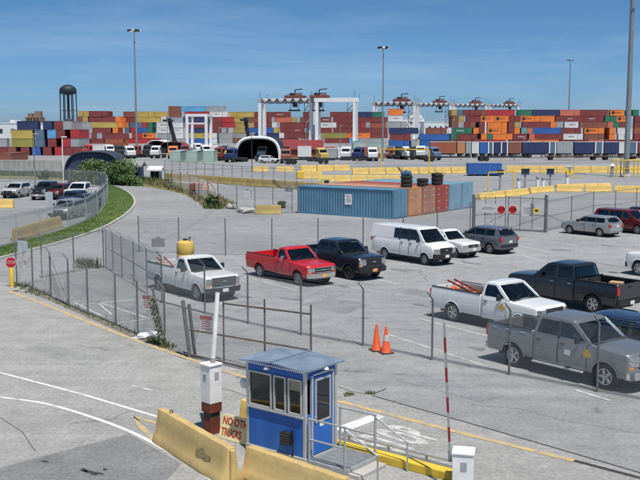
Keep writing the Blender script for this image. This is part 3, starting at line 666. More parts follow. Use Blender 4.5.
# traffic cones
PALEB = mat('worn_cone_band', (0.55, 0.46, 0.42), 0.6, 0, 0.2, 8)
ORANGE = mat('cone_orange', (0.75, 0.10, 0.025), 0.55, 0, 0.12, 4, dirt=0.2)
for p, lab, band in ((G(376.5, 350.5), 'plain orange traffic cone beside a fence post', False), (G(386, 353), 'orange traffic cone with white reflective collar by the fence', True)):
    t = thing('traffic_cone', lab, 'cone', p, R(20), 'traffic cones at the fence')
    mk('base', MB().box((0, 0, 0.025), (0.46, 0.46, 0.05)), mat('cone_base', (0.05, 0.04, 0.035), 0.8), t, bevel=0.012)
    mk('cone_body', MB().lathe([(0.19, 0.05), (0.165, 0.08), (0.045, 0.92), (0.035, 0.96)], 20), ORANGE, t, smooth=True)
    if band: mk('collar', MB().lathe([(0.117, 0.45), (0.084, 0.68)], 20, close=False), PALEB, t, smooth=True)
# stop sign on a yellow bollard
SIGNRED = mat('stop_red', (0.42, 0.012, 0.02), 0.4)
def octagon(r): return [(r * math.cos(R(22.5 + 45 * k)), r * math.sin(R(22.5 + 45 * k))) for k in range(8)]
def stop_face(parent, c, r, rz):
    m = Matrix.Rotation(rz, 3, 'Z')
    def P(x, y, z): return tuple(m @ Vector((x, y, z)) + Vector(c))
    def plate(nm, rad, y0, y1, mt, pa):
        q = octagon(rad); mb = MB(); n = 8
        mb.add([P(a, y0, b) for a, b in q] + [P(a, y1, b) for a, b in q], [tuple(range(8)), tuple(range(15, 7, -1))] + [(k, 8 + k, 8 + (k + 1) % 8, (k + 1) % 8) for k in range(8)]); return mk(nm, mb, mt, pa)
    b = plate('sign_border', r, 0, 0.012, WHITE, parent); f = plate('sign_face', r * 0.93, -0.004, -0.0005, SIGNRED, b)
    me = text_mesh('lettering', 'STOP', r * 0.72, 0.002, sx=0.95)
    for v in me.vertices: x, y, z = v.co; v.co = P(x, -0.006, y)
    link('lettering', me, WHITE, b)
t = thing('stop_sign', 'red octagonal stop sign on a short yellow bollard', 'stop sign', G(12, 287), R(0))
mk('bollard', MB().lathe([(0.11, 0), (0.11, 0.95), (0.085, 1.0)], 16), YELLOW, t, smooth=True)
mk('post', MB().tube((0, 0.0, 1.0), (0, 0, 1.5), 0.03), STEEL, t); stop_face(t, (0, -0.05, 1.27), 0.30, R(14))
# the leaning pipe gate
g0, g1, g2, g3 = G(190, 357.5), G(224, 362.5), G(265, 373.5), G(311, 386)
t = thing('swing_gate', 'rusty pipe swing gate of two rails hung from a thick double post', 'gate', g0)
z = lambda p, h: (p - g0) + Vector((0, 0, h))
mk('hinge_post', MB().tube(z(g0, 0), z(g0, 2.05) + Vector((-0.22, 0, 0)), 0.07), POSTM, t); mk('hinge_post', MB().tube(z(g0, 0) + Vector((0.17, 0.1, 0)), z(g0, 1.9) + Vector((-0.02, 0.1, 0)), 0.06), POSTM, t)
for p, h in ((g1, 2.15), (g2, 2.5), (g3, 2.6)): mk('upright', MB().tube(z(p, 0.05), z(p, h), 0.03), RUSTY, t)
mk('rail', MB().tube(z(g1, 2.08), z(g3, 2.3), 0.03), RUSTY, t); mk('rail', MB().tube(z(g0, 1.0), z(g3, 1.15), 0.03), RUSTY, t); mk('rail', MB().tube(z(g0, 0.12), z(g3, 0.12), 0.028), RUSTY, t)
mb = MB(); d = (g3 - g0).normalized(); wires(mb, Vector((0, 0, 0)) + Vector((-d.y, d.x, 0)) * 0.04, d, (g3 - g0).length, 0.12, 2.05, 0.11, 0.0028)
me = bpy.data.meshes.new('mesh_fabric'); me.from_pydata(mb.v, [], mb.f); link('mesh_fabric', me, WIRE, t, kind='stuff')
lp = G(166, 346); t = thing('leaning_post', 'leaning steel post at the end of the enclosure fence', 'post', lp)
mk('pipe', MB().tube((0, 0, 0), (-0.45, 0, 2.15), 0.045), POSTM, t); mk('cap', MB().sph((-0.45, 0, 2.15), 0.06, 8, 6), POSTM, t)
# signs hung on fences
def print_sign(name, label, loc, w, h, face, ink, rz=0.0, header=None, lines=4, border=True, group=None):
    t = thing(name, label, 'sign', loc, rz, group)
    b = mk('board', MB().box((0, 0, 0), (w, 0.012, h)), face, t)
    if header: mk('header_band', MB().box((0, -0.008, h * 0.33), (w * 0.9, 0.004, h * 0.22)), header, b)
    for k in range(lines):
        ww = w * random.uniform(0.5, 0.82); mk('print_line', MB().box((0, -0.008, h * (0.12 - 0.14 * k)), (ww, 0.004, h * 0.05)), ink, b)
    return t
PALE = mat('faded_sign_white', (0.52, 0.50, 0.50), 0.6, 0, 0.15, 4, dirt=0.3)
FADEDR = mat('faded_red_print', (0.36, 0.12, 0.11), 0.7); BACKG = mat('sign_back_grey', (0.24, 0.26, 0.27), 0.5, 0.3)
INKG = mat('grey_print', (0.16, 0.16, 0.17), 0.7)
def onfence(px, py, base_py, off=-0.10):
    p = G(px, base_py); return Vector((p.x, p.y + off, ZAT(p, py)))
print_sign('notice_sign', 'faded white notice with red print beside the leaning post', onfence(147.5, 302, 339.5, -0.06), 0.40, 0.62, PALE, FADEDR, R(-30), FADEDR, 4)
print_sign('notice_sign', 'faded notice with red print on the rusty swing gate', onfence(207, 323, 360.5, -0.06), 0.58, 0.60, PALE, FADEDR, R(-30), FADEDR, 4)
for px, py, bp, w, h, lab in ((158.5, 242.5, 253, 0.85, 0.55, 'dark grey back of a sign on the fence above the white flatbed pickup'), (289, 189, 213, 0.75, 0.5, 'dark grey sign back on the fence left of the blue container'), (247.5, 194, 211, 0.8, 0.7, 'pale faded sign on the fence above the concrete rubble')):
    p = onfence(px, py, bp, -0.07); t = thing('fence_sign', lab, 'sign', p); mk('board', MB().box((0, 0, 0), (w, 0.02, h)), PALE if 'pale' in lab else BACKG, t, bevel=0.004)
    mk('clip', MB().box((0, -0.014, h / 2 + 0.06), (w * 0.35, 0.012, 0.10)), BACKG, t)
p = onfence(25, 246, 287, -0.15); t = thing('fence_sign', 'light grey panel hung on the enclosure fence by the stop sign', 'sign', p, R(-20)); mk('board', MB().box((0, 0, 0), (0.60, 0.02, 0.55)), mat('light_grey_panel', (0.45, 0.49, 0.53), 0.5), t, bevel=0.01); mk('strap', MB().box((0, 0.02, -0.36), (0.03, 0.01, 1.2)), STEEL, t)
print_sign('notice_sign', 'narrow faded notice below the light grey panel on the enclosure fence', onfence(27, 262, 289, -0.12), 0.28, 0.55, PALE, FADEDR, R(-20), None, 3)
# litter: white bags at the gate, rubble by far fence
BAGM = mat('white_plastic_bag', (0.66, 0.68, 0.70), 0.5, 0, 0.12, 8)
def lump(name, label, cat, p, r, sc, m, seed, rz=0, group=None, res=(14, 9), smooth=True):
    rnd = random.Random(seed); ph = [rnd.uniform(0, 6) for _ in range(6)]
    def fn(c):
        k = 1 + 0.22 * math.sin(9 / r * 0.3 * c.x + ph[0]) * math.sin(8 / r * .3 * c.y + ph[1]) + 0.16 * math.sin(14 / r * .3 * c.z + ph[2] + c.x * 10)
        return (c.x * k, c.y * k, max(0.0, c.z * k + r * sc[2] * 0.75))
    return mk(name, MB().sph((0, 0, 0), r, res[0], res[1], sc), m, None, fn=fn, smooth=smooth, ang=60, loc=p, rz=rz, label=label, cat=cat, group=group)
lump('litter_bag', 'larger crumpled white plastic bag at the foot of the leaning post', 'litter bag', G(149, 338), 0.30, (1.3, 0.8, 0.5), BAGM, 1, 0.4, res=(9, 7), smooth=False)
lump('litter_bag', 'flat torn white plastic sheet beside the crumpled bag', 'litter bag', G(139, 338.5), 0.22, (1.6, 0.8, 0.2), BAGM, 2, 0.2, res=(9, 6), smooth=False)
for i, (q, lab) in enumerate(((( 244, 212.5), 'grey concrete rubble chunk under the pale faded sign'), ((249, 213), 'pale concrete rubble lump beside the ochre barrier block'), ((231, 208.5), 'low white rubble heap at the foot of the far fence'))):
    lump('rubble', lab, 'rubble', G(*q), 0.6, (1.4, 0.8, 0.5), CONC, 20 + i, i, res=(6, 5), smooth=False)
for k in range(7):
    lump('stone', 'small pale stone in the gravel beside the stop sign bollard', 'stone', G(16 + random.uniform(-2, 12), 288 + random.uniform(-1, 5)), random.uniform(0.07, 0.14), (1.2, 0.9, 0.6), CONC, 40 + k, k, 'stones by the stop sign', res=(6, 5), smooth=False)
# ---------------------------------------------------------------- vehicles
def carpaint(name, c, metal=0.0, rough=0.32, dirt=0.12):
    return mat(name, c, rough, metal, 0.06, 0.9, coat=0.7, dirt=dirt, dirtc=tuple(0.5 * x + 0.12 for x in c))
WHEELS = {}
def wheel_meshes(Rw, style):
    k = (round(Rw, 3), style)
    if k in WHEELS: return WHEELS[k]
    w = 0.115; rr = Rw * 0.64
    t = to_mesh('tyre', MB().lathe([(rr, -w * 0.85), (Rw * 0.80, -w), (Rw * 0.93, -w * 0.97), (Rw, -w * 0.72), (Rw, w * 0.72), (Rw * 0.93, w * 0.97), (Rw * 0.80, w), (rr, w * 0.85)], 28, 'Y', close=False), smooth=True, ang=50)
    m = MB(); m.lathe([(rr * 1.02, -w * 0.8), (rr * 1.02, w * 0.80), (rr * 0.99, w * 0.93), (rr * 0.90, w * 0.88), (rr * 0.86, w * 0.45)], 28, 'Y', close=False)
    m.lathe([(rr * 0.88, 0.0), (rr * 0.87, 0.004), (0.001, 0.006)], 20, 'Y', close=False)
    m.lathe([(rr * 0.34, w * 0.2), (rr * 0.33, w * 0.75), (rr * 0.2, w * 0.86), (0.001, w * 0.88)], 14, 'Y', close=False)
    n = {'alloy5': 5, 'alloy6': 6, 'steel': 8}[style]
    for i in range(n):
        a = 2 * math.pi * i / n; mm = Matrix.Rotation(-a, 3, 'Y')
        m.box(mm @ Vector((rr * 0.6, w * 0.58, 0)), (rr * 0.66, w * 0.32, rr * (0.30 if style != 'steel' else 0.22)), mat=mm)
    r = to_mesh('rim', m, recalc=True)
    WHEELS[k] = (t, r); return WHEELS[k]
HUBM = mat('hub_dark', (0.03, 0.03, 0.03), 0.7)
def arc(xc, zc, r, z0, n=9):
    a0 = math.asin(max(-1, min(1, (z0 - zc) / r))); pts = []
    for k in range(n + 1):
        a = (math.pi - a0) + (a0 - (math.pi - a0)) * k / n; pts.append((xc + r * math.cos(a), zc + r * math.sin(a)))
    return pts
DASHM = mat('dashboard_grey', (0.16, 0.165, 0.165), 0.7); TRIMD = mat('cabin_trim', (0.022, 0.023, 0.025), 0.7); SEATM = mat('seat_fabric', (0.20, 0.20, 0.20), 0.85)
def vehicle(name, label, cat, pos, rz, paint, spec, group=None):
    """pos: ground point midway between the axles. spec: measures in metres"""
    s = dict(wb=3.6, fo=0.95, ro=1.2, W=2.0, R=0.39, sill=0.42, hoodf=1.05, hoodc=1.18, belt=1.25, roof=1.88, cowl=1.05, wst=0.45, cabr=-0.95, cabrt=None,
             bed=True, bedz=1.28, rim='alloy6', bump=CHROME, rbump=CHROME, grille=BLACKP, gtrim=None, doors=[(-0.85, 0.05), (0.1, 0.98)], wins=None, tumble=0.17, plate=True,
             rwin=True, hatch=False, mirrorm=BLACKP, trim=None, tail='pickup', bedliner=True, lampz=None, roofm=None, flaps=True)
    s.update(spec); S = s
    t = thing(name, label, cat, (pos.x, pos.y, 0), rz, group)
    wb, Wd, Rw = S['wb'], S['W'], S['R']; hw = Wd / 2; xf = wb / 2 + S['fo']; xr = -wb / 2 - S['ro']; Ra = Rw * 1.17; sl = S['sill']
    zmid = 0.78; belt, roof, cowl, cabr = S['belt'], S['roof'], S['cowl'], S['cabr']
    xl = xr if not S['bed'] else cabr
    def fnb(c):
        x, y, z = c; k = 1.0
        if z > zmid: k -= 0.045 * ((z - zmid) / 0.5) ** 2
        else: k -= 0.05 * ((zmid - z) / 0.4) ** 2
        u = y / hw
        if x > xf - 0.8:
            q = (x - (xf - 0.8)) / 0.8; k *= 1 - 0.045 * q * q; x -= 0.15 * q * u * u * u * u
        if not S['bed'] and x < xr + 0.6:
            q = ((xr + 0.6) - x) / 0.6; k *= 1 - 0.06 * q * q; x += 0.10 * q * u * u
        if z > S['hoodf'] - 0.12 and x > cowl - 0.1: z += 0.035 * (1 - u * u)
        return (x, y * k, z)
    # lower body
    pts = [(xl, sl)]
    if not S['bed']: pts = [(xr + 0.03, sl + 0.02)] + arc(-wb / 2, Rw, Ra, sl)
    pts += arc(wb / 2, Rw, Ra, sl)
    nb = 0.10 if S['bed'] else 0.16
    pts += [(xf - 0.06, sl + 0.02), (xf, sl + 0.2), (xf - 0.01, S['hoodf'] - nb), (xf - nb, S['hoodf']), (cowl + 0.1, S['hoodc']), (cowl - 0.15, belt)]
    if S['bed']: pts += [(xl, belt)]
    else: pts += [(xr + 0.10, belt), (xr + 0.01, belt - 0.14), (xr, sl + 0.22)]
    xs = [xl + (xf - xl) * k / 10 for k in range(1, 10)] + [xf - 0.12, xf - 0.3]
    cuts = (xs, [-hw * 0.8, -hw * 0.4, 0, hw * 0.4, hw * 0.8], [0.55, 0.68, 0.8, 0.95, 1.1])
    mk('body', MB().prism(pts, -hw, hw), paint, t, bevel=0.045, seg=2, smooth=True, cuts=cuts, fn=fnb, ang=38)
    mk('underbody', MB().box(((xf + xr) / 2, 0, sl - 0.02), (xf - xr - 0.5, Wd * 0.62, 0.22)), HUBM, t)  # dark floor pan box, added to block light under the body
    # greenhouse
    cabrt = S['cabrt'] if S['cabrt'] is not None else cabr + 0.12
    wst = S['wst']; hb = hw - 0.05; hr = hb - S['tumble']
    def hwz(z): q = max(0, min(1, (z - belt) / (roof - belt))); return hb + (hr - hb) * (0.85 * q + 0.15 * q * q)
    def fng(c):
        x, y, z = c; u = y / hb; k = hwz(z) / hb; xm = (cabr + cowl) / 2
        if x > xm: x += 0.09 * (1 - u * u) * min(1, (x - xm) / (cowl - xm)) - 0.03
        elif x < xm: x -= 0.04 * (1 - u * u) * min(1, (xm - x) / (xm - cabr))
        if z > roof - 0.06: z += 0.035 * (1 - u * u)
        return (x, y * k, z)
    # hollow cabin: dark sill tray, roof shell, pillars between the panes, seats and dashboard behind the glass
    mk('sill_tray', MB().box(((cabr + cowl) / 2 - 0.02, 0, belt - 0.005), (cowl - cabr - 0.10, 2 * hb - 0.10, 0.05)), TRIMD, t)
    rp_ = [(cabrt - 0.02, roof - 0.10), (wst + 0.10, roof - 0.10), (wst + 0.05, roof - 0.035), (wst - 0.06, roof), (cabrt + 0.10, roof), (cabrt, roof - 0.05)]
    mk('roof', MB().prism(rp_, -hb, hb), paint, t, bevel=0.035, seg=2, smooth=True, cuts=([cabrt + (wst - cabrt) * k / 5 for k in range(1, 5)], [-hb * 0.8, -hb * 0.45, 0, hb * 0.45, hb * 0.8], []), fn=fng, ang=40)
    # side windows
    zb, zt = belt + 0.05, roof - 0.10
    wins = S['wins']
    if wins is None: wins = [(a, b) for a, b in S['doors']]
    def lim_f(z): return cowl + (wst - cowl) * (z - belt) / (roof - belt) - 0.16
    def lim_r(z): return cabr + (cabrt - cabr) * (z - belt) / (roof - belt) + 0.10
    def edge_r(z): return cabr + (cabrt - cabr) * (z - belt) / (roof - belt)
    def edge_f(z): return cowl + (wst + 0.06 - cowl) * (z - belt) / (roof - belt)
    zs = [zb, (zb + zt) / 2, zt]
    def side_panel(nm, fa, fb, zlist, o0, o1, m, par=t):
        for sd in (-1, 1):
            v = []; n = len(zlist)
            for off in (o0, o1):
                for z in zlist:
                    for x in (fa(z), fb(z)): p = fng((x, sd * hb, z)); v.append((p[0], p[1] + sd * off, z))
            f = []
            for o_ in (0, 2 * n):
                for i in range(n - 1): k = o_ + 2 * i; f.append((k, k + 1, k + 3, k + 2))
            for i in range(n - 1): k = 2 * i; f += [(k, k + 2, 2 * n + k + 2, 2 * n + k), (k + 1, 2 * n + k + 1, 2 * n + k + 3, k + 3)]
            f += [(0, 2 * n, 2 * n + 1, 1), (2 * n - 2, 2 * n - 1, 4 * n - 1, 4 * n - 2)]
            mb = MB(); mb.add(v, f); mk(nm, mb, m, par)
    prev = None; bounds = []
    for a, b in sorted(wins):
        fa = (lambda z, a=a: max(a + 0.05, lim_r(z))); fb = (lambda z, b=b: min(b - 0.04, lim_f(z)))
        bounds.append((fa, fb)); side_panel('window', fa, fb, zs, -0.012, -0.006, S.get('sglass', GLASS))
    zp = [belt - 0.02, zb, (zb + zt) / 2, zt, roof - 0.07]
    seq = [edge_r] + [f for fb_2 in bounds for f in fb_2] + [edge_f]
    for i in range(0, len(seq), 2):
        lo, hi = seq[i], seq[i + 1]
        side_panel('pillar', lo, hi, zp, -0.05, 0.0, paint if i in (0, len(seq) - 2) or S.get('bpaint') else TRIMD)
    side_panel('window_sill', edge_r, edge_f, [belt - 0.03, zb], -0.05, -0.001, paint); side_panel('roof_side', edge_r, edge_f, [zt, roof - 0.05], -0.05, -0.001, paint)
    for sd in (-1, 1):
        for nm, x0, x1 in (('front_pillar', edge_f(belt) - 0.05, edge_f(roof - 0.05) - 0.05), ('rear_pillar', edge_r(belt) + 0.05, edge_r(roof - 0.05) + 0.05)):
            p, q = fng((x0, sd * (hb - 0.045), belt - 0.02)), fng((x1, sd * (hb - 0.045), roof - 0.06)); mk(nm, MB().beam((p[0], p[1], belt - 0.02), (q[0], q[1], roof - 0.06), 0.085, 0.085), paint, t, bevel=0.02)
    if not S['rwin'] or S.get('rear_solid', True):
        mk('rear_panel', MB().beam((edge_r(belt + 0.02) + 0.0, 0, belt + 0.02), (edge_r(belt + 0.10) + 0.0, 0, belt + 0.10), 2 * hb - 0.25, 0.05), paint, t)
    mk('dashboard', MB().box((cowl - 0.30, 0, belt + 0.03), (0.45, 2 * hb - 0.2, 0.10)), DASHM, t, bevel=0.03)
    for k, xs_ in enumerate([cowl - 1.25] + ([cabr + 0.45] if cowl - cabr > 1.9 else []) + ([cabr + 0.45 + (cowl - cabr - 1.7) / 2] if cowl - cabr > 3.2 else [])):
        for y in (-0.42, 0.42):
            mk('seat', MB().box((xs_, y, belt + 0.12), (0.16, 0.50, 0.42), mat=Matrix.Rotation(R(-10), 3, 'Y')).box((xs_ - 0.07, y, belt + 0.40), (0.10, 0.26, 0.16)), SEATM, t, bevel=0.03)
    mk('steering_wheel', MB().lathe([(0.17, 0), (0.19, 0.02), (0.17, 0.04), (0.15, 0.02), (0.17, 0)], 16, 'X', (cowl - 0.62, 0.42, belt + 0.06), close=False), TRIMD, t)
    # windshield and rear window
    def slanted(nm, xb, zb_, xt, zt_, inset, mtl, outw):
        nY, nZ = 8, 3; v = []; f = []
        for l, off in enumerate((0.0, 0.012)):
            for j in range(nZ + 1):
                q = j / nZ; z = zb_ + (zt_ - zb_) * q; x = xb + (xt - xb) * q
                for i in range(nY + 1):
                    y = (2 * i / nY - 1) * (hb - inset); p = fng((x + outw * off, y, z)); v.append((p[0], p[1], z + off * 0.6))
        n1 = (nY + 1) * (nZ + 1)
        for j in range(nZ):
            for i in range(nY):
                a = j * (nY + 1) + i; q = (a, a + 1, a + nY + 2, a + nY + 1); f.append(q[::-1]); f.append(tuple(k + n1 for k in q))
        for i in range(nY): f += [(i, i + 1, n1 + i + 1, n1 + i), (n1 - nY - 1 + i, 2 * n1 - nY - 1 + i, 2 * n1 - nY + i, n1 - nY + i)]
        mb = MB(); mb.add(v, f); return mk(nm, mb, mtl, t, smooth=True)
    ws = lambda z: cowl + (wst + 0.06 - cowl) * (z - belt) / (roof - 0.03 - belt)
    slanted('windshield', ws(belt + 0.03) + 0.012, belt + 0.03, ws(roof - 0.10) + 0.012, roof - 0.10, 0.09, WGLASS, 1)
    if S['rwin']:
        rs = lambda z: cabr + (cabrt - cabr) * (z - belt) / (roof - 0.05 - belt)
        slanted('rear_window', rs(belt + 0.08) - 0.016, belt + 0.08, rs(roof - 0.12) - 0.016, roof - 0.12, 0.14, GLASS, -1)
    # doors: panels a little proud, with dark gaps and handles
    for a, b in S['doors']:
        for sd in (-1, 1):
            z0, z1 = sl + 0.07, belt - 0.06; mb = MB()
            zz = [z0, 0.65, zmid, 0.95, z1]; v = []
            for off in (-0.02, 0.006):
                for z in zz:
                    for x in (a + 0.015, b - 0.015): p = fnb((x, sd * hw, z)); v.append((p[0], p[1] + sd * off, z))
            f = []; n = len(zz) * 2
            for o_ in (0, n):
                for i in range(len(zz) - 1): k = o_ + 2 * i; f.append((k, k + 1, k + 3, k + 2))
            for i in range(len(zz) - 1): k = 2 * i; f += [(k, k + 2, n + k + 2, n + k), (k + 1, n + k + 1, n + k + 3, k + 3)]
            f += [(0, n, n + 1, 1), (n - 2, n - 1, 2 * n - 1, 2 * n - 2)]
            mb.add(v, f); d = mk('door', mb, paint, t)
            p = fnb((a + 0.16, sd * hw, z1 - 0.10)); mk('handle', MB().box((p[0], p[1] + sd * 0.025, z1 - 0.10), (0.17, 0.035, 0.035)), S.get('handlem', BLACKP), d, bevel=0.006)
            for xx in (a, b):
                mb = MB()
                for zA, zB in zip(zz[:-1], zz[1:]):
                    pa, pb = fnb((xx, sd * hw, zA)), fnb((xx, sd * hw, zB)); mb.beam((pa[0], pa[1] + sd * 0.002, zA), (pb[0], pb[1] + sd * 0.002, zB), 0.012, 0.012)
                mk('door_gap', mb, BLACKP, d)
    # wheels
    style = S['rim']; ty, rm = wheel_meshes(Rw, style)
    for xw in (-wb / 2, wb / 2):
        for sd in (-1, 1):
            w = link('wheel', ty, RUBBER, t, loc=(xw, sd * (hw - 0.135), Rw), rz=0 if sd > 0 else math.pi)
            link('rim', rm, None, w, objmat=S.get('rimm', STEELRIM if style == 'steel' else ALLOY))
            mb = MB(); rO, rI = Ra + 0.035, Ra - 0.006
            pts = arc(xw, Rw, rO, sl + 0.03, 10); pin = arc(xw, Rw, rI, sl + 0.03, 10); v = []; f = []
            for (xo, zo), (xi, zi) in zip(pts, pin):
                po = fnb((xo, sd * hw, zo)); pi_ = fnb((xi, sd * hw, zi)); v += [(xo, po[1] + sd * 0.006, zo), (xi, pi_[1] + sd * 0.022, zi), (xi, pi_[1] - sd * 0.05, zi)]
            for i in range(len(pts) - 1):
                k = 3 * i; f += [(k, k + 3, k + 4, k + 1), (k + 1, k + 4, k + 5, k + 2)]
            mb.add(v, f); mk('wheel_arch', mb, S['trim'] or paint, t, smooth=True)
    # front: grille, lamps, bumper
    lz = S['lampz'] or (S['hoodf'] - 0.20); gh = S.get('gh', 0.30); gw = S.get('gw', 0.52)
    def front_panel(nm, y0, y1, z0, z1, off, m, par=t, th=0.03):
        ny = max(1, int(abs(y1 - y0) / 0.15)); v = []; f = []
        for o_ in (off - th, off):
            for z in (z0, z1):
                for i in range(ny + 1):
                    y = y0 + (y1 - y0) * i / ny; p = fnb((xf, y, z)); v.append((p[0] + o_, p[1], z))
        n = ny + 1
        for i in range(ny):
            f += [(2 * n + i, 2 * n + i + 1, 3 * n + i + 1, 3 * n + i), (n + i, n + i + 1, i + 1, i), (n + i, 3 * n + i, 3 * n + i + 1, n + i + 1), (i, i + 1, 2 * n + i + 1, 2 * n + i)]
        f += [(0, 2 * n, 3 * n, n), (n - 1, 2 * n - 1, 4 * n - 1, 3 * n - 1)]
        mb = MB(); mb.add(v, f); return mk(nm, mb, m, par)
    g = front_panel('grille', -gw, gw, lz - gh * 0.62, lz + gh * 0.42, 0.012, S['grille'])
    if S['gtrim']:
        for k in range(S.get('nbar', 3)):
            z = lz - gh * 0.55 + k * gh * 0.92 / max(1, S.get('nbar', 3) - 1); front_panel('grille_bar', -gw * 0.98, gw * 0.98, z - 0.018, z + 0.018, 0.026, S['gtrim'], g)
    mk('badge', MB().box((fnb((xf, 0, lz))[0] + 0.03, 0, lz - 0.02), (0.02, 0.20, 0.07)), CHROME, g, bevel=0.008)
    for sd in (-1, 1):
        front_panel('headlight', sd * (gw + 0.02), sd * (hw - 0.03), lz - gh * 0.42, lz + gh * 0.30, 0.014, LAMPG)
        front_panel('turn_signal', sd * (hw - 0.20), sd * (hw - 0.03), lz - gh * 0.60, lz - gh * 0.44, 0.014, AMBER)
    bz = S.get('bz', 0.56); bh = S.get('bh', 0.24)
    fb_ = front_panel('front_bumper', -hw * 1.0, hw * 1.0, bz - bh / 2, bz + bh / 2, 0.09, S['bump'], th=0.22)
    if S['plate']: mk('licence_plate', MB().box((fnb((xf, 0, bz))[0] + 0.10, 0, bz), (0.012, 0.32, 0.16)), S.get('platem', PLATEM), fb_)
    # rear
    rbz = 0.58
    if S['bed']:
        mk('rear_bumper', MB().box((xr - 0.03, 0, rbz), (0.20, Wd * 0.93, 0.20)), S['rbump'], t, bevel=0.03, seg=2)
        bz1 = S['bedz']; xb1 = cabr - 0.025; th = 0.085
        side = [(xr + 0.04, sl + 0.05)] + arc(-wb / 2, Rw, Ra, sl + 0.05) + [(xb1, sl + 0.05), (xb1, bz1), (xr + 0.02, bz1), (xr, bz1 - 0.1)]
        bed = MB().prism(side, hw - th, hw).prism(side, -hw, -hw + th)
        mk('bed_sides', bed, paint, t, bevel=0.018, seg=1, smooth=True, cuts=([xr + (xb1 - xr) * k / 8 for k in range(1, 8)], [], [0.6, 0.75, 0.9, 1.05, 1.2]), fn=fnb, ang=38)
        LIN = mat('bed_liner', (0.035, 0.036, 0.038), 0.8, var=0.3) if S['bedliner'] else paint
        mk('bed_floor', MB().box(((xr + xb1) / 2, 0, 0.80), (xb1 - xr - 0.08, Wd - 2 * th - 0.04, 0.10)), LIN, t)
        mk('bed_front', MB().box((xb1 - 0.04, 0, (0.75 + bz1) / 2), (0.06, Wd - 2 * th - 0.06, bz1 - 0.78)), LIN, t)
        tg = mk('tailgate', MB().box((xr + 0.045, 0, (0.68 + bz1) / 2 - 0.005), (0.085, Wd - 2 * th - 0.085, bz1 - 0.70)), paint, t, bevel=0.015)
        mk('handle', MB().box((xr - 0.002, 0, bz1 - 0.16), (0.03, 0.22, 0.08)), BLACKP, tg)
        for sd in (-1, 1):
            mk('wheel_well', MB().box((-wb / 2, sd * (hw - th - 0.12), 0.93), (Ra * 1.9, 0.22, 0.20)), LIN, t, bevel=0.03)
            mk('tail_light', MB().box((xr - 0.004, sd * (hw - 0.10), bz1 - 0.28), (0.10, 0.15, 0.36)), REDL, t, bevel=0.015)
            for k in range(2): mk('bed_rail_cap', MB().box(((xr + xb1) / 2 + (k - 0.5) * (xb1 - xr) * 0.49, sd * (hw - th / 2 - 0.042), bz1 + 0.012), ((xb1 - xr) * 0.485, th * 1.05, 0.022)), BLACKP, t)
        mk('licence_plate', MB().box((xr - 0.135, 0, rbz), (0.012, 0.30, 0.15)), PLATEM, t)
    else:
        mk('rear_bumper', MB().prism([(xr - 0.05, rbz - 0.12), (xr + 0.25, rbz - 0.12), (xr + 0.25, rbz + 0.10), (xr - 0.02, rbz + 0.10)], -hw * 0.97, hw * 0.97), S['rbump'], t, bevel=0.03, seg=2, fn=fnb, cuts=([], [-hw * 0.6, -hw * 0.3, 0, hw * 0.3, hw * 0.6], []))
        for sd in (-1, 1):
            p = fnb((xr, sd * (hw - 0.14), belt - 0.20)); mk('tail_light', MB().box((p[0] + 0.05, p[1] + sd * 0.02, belt - 0.16), (0.16, 0.28, 0.20)), REDL, t, bevel=0.03, seg=2)
        p = fnb((xr, 0, 0.8)); mk('licence_plate', MB().box((p[0] - 0.008, 0, 0.82), (0.015, 0.30, 0.15)), PLATEM, t)
    front_panel('lower_intake', -gw * 0.9, gw * 0.9, sl - 0.02, bz - bh / 2 - 0.01, 0.03, BLACKP)
    mk('cowl_panel', MB().box((cowl + 0.02, 0, belt - 0.02), (0.16, 2 * hb - 0.3, 0.05)), TRIMD, t)
    for sd in (-0.55, 0.1): mk('wiper', MB().beam((ws(belt + 0.06) + 0.10, sd, belt + 0.05), (ws(belt + 0.18) + 0.10, sd + 0.45, belt + 0.16), 0.02, 0.02), BLACKP, t)
    # mirrors
    for sd in (-1, 1):
        xm = cowl - 0.42; y = hw + 0.02
        m_ = mk('mirror', MB().box((xm, sd * (y + 0.10), belt + 0.10), (0.09, S.get('mw', 0.20), S.get('mh', 0.20))), S['mirrorm'], t, bevel=0.025, seg=2)
        mk('arm', MB().box((xm, sd * (y - 0.04), belt + 0.04), (0.05, 0.14, 0.05)), BLACKP, m_)
    t['axle_front'] = wb / 2
    return t
def park(fw, heading, wb, W, side, rear=False, Rw=0.39):
    """ground point midway between the axles, from where one wheel of the visible side meets the ground; side=-1: vehicle's right"""
    h = heading.normalized(); left = Vector((-h.y, h.x, 0)); p = G(*fw)
    c = p + h * (wb / 2 if rear else -wb / 2) - left * side * (W / 2 - 0.06); return c
HS = SDIR.copy(); rzS = math.atan2(HS.y, HS.x)
HN = -HS; rzN = math.atan2(HN.y, HN.x)
PW = carpaint('white_car_paint', (0.78, 0.78, 0.77)); PW2 = carpaint('white_fleet_paint', (0.74, 0.75, 0.75), dirt=0.2)
PRED = carpaint('red_car_paint', (0.52, 0.014, 0.022)); PNAVY = carpaint('navy_car_paint', (0.008, 0.013, 0.028)); PBLK = carpaint('black_car_paint', (0.010, 0.013, 0.020))
PGREY = carpaint('grey_car_paint', (0.26, 0.27, 0.28), 0.55); PSIL = carpaint('silver_car_paint', (0.40, 0.41, 0.41), 0.5); PSLATE = carpaint('slate_car_paint', (0.17, 0.185, 0.21), 0.45)
PMAR = carpaint('maroon_car_paint', (0.15, 0.010, 0.018), 0.2); PBLUE = carpaint('dark_blue_car_paint', (0.015, 0.028, 0.07), 0.2)
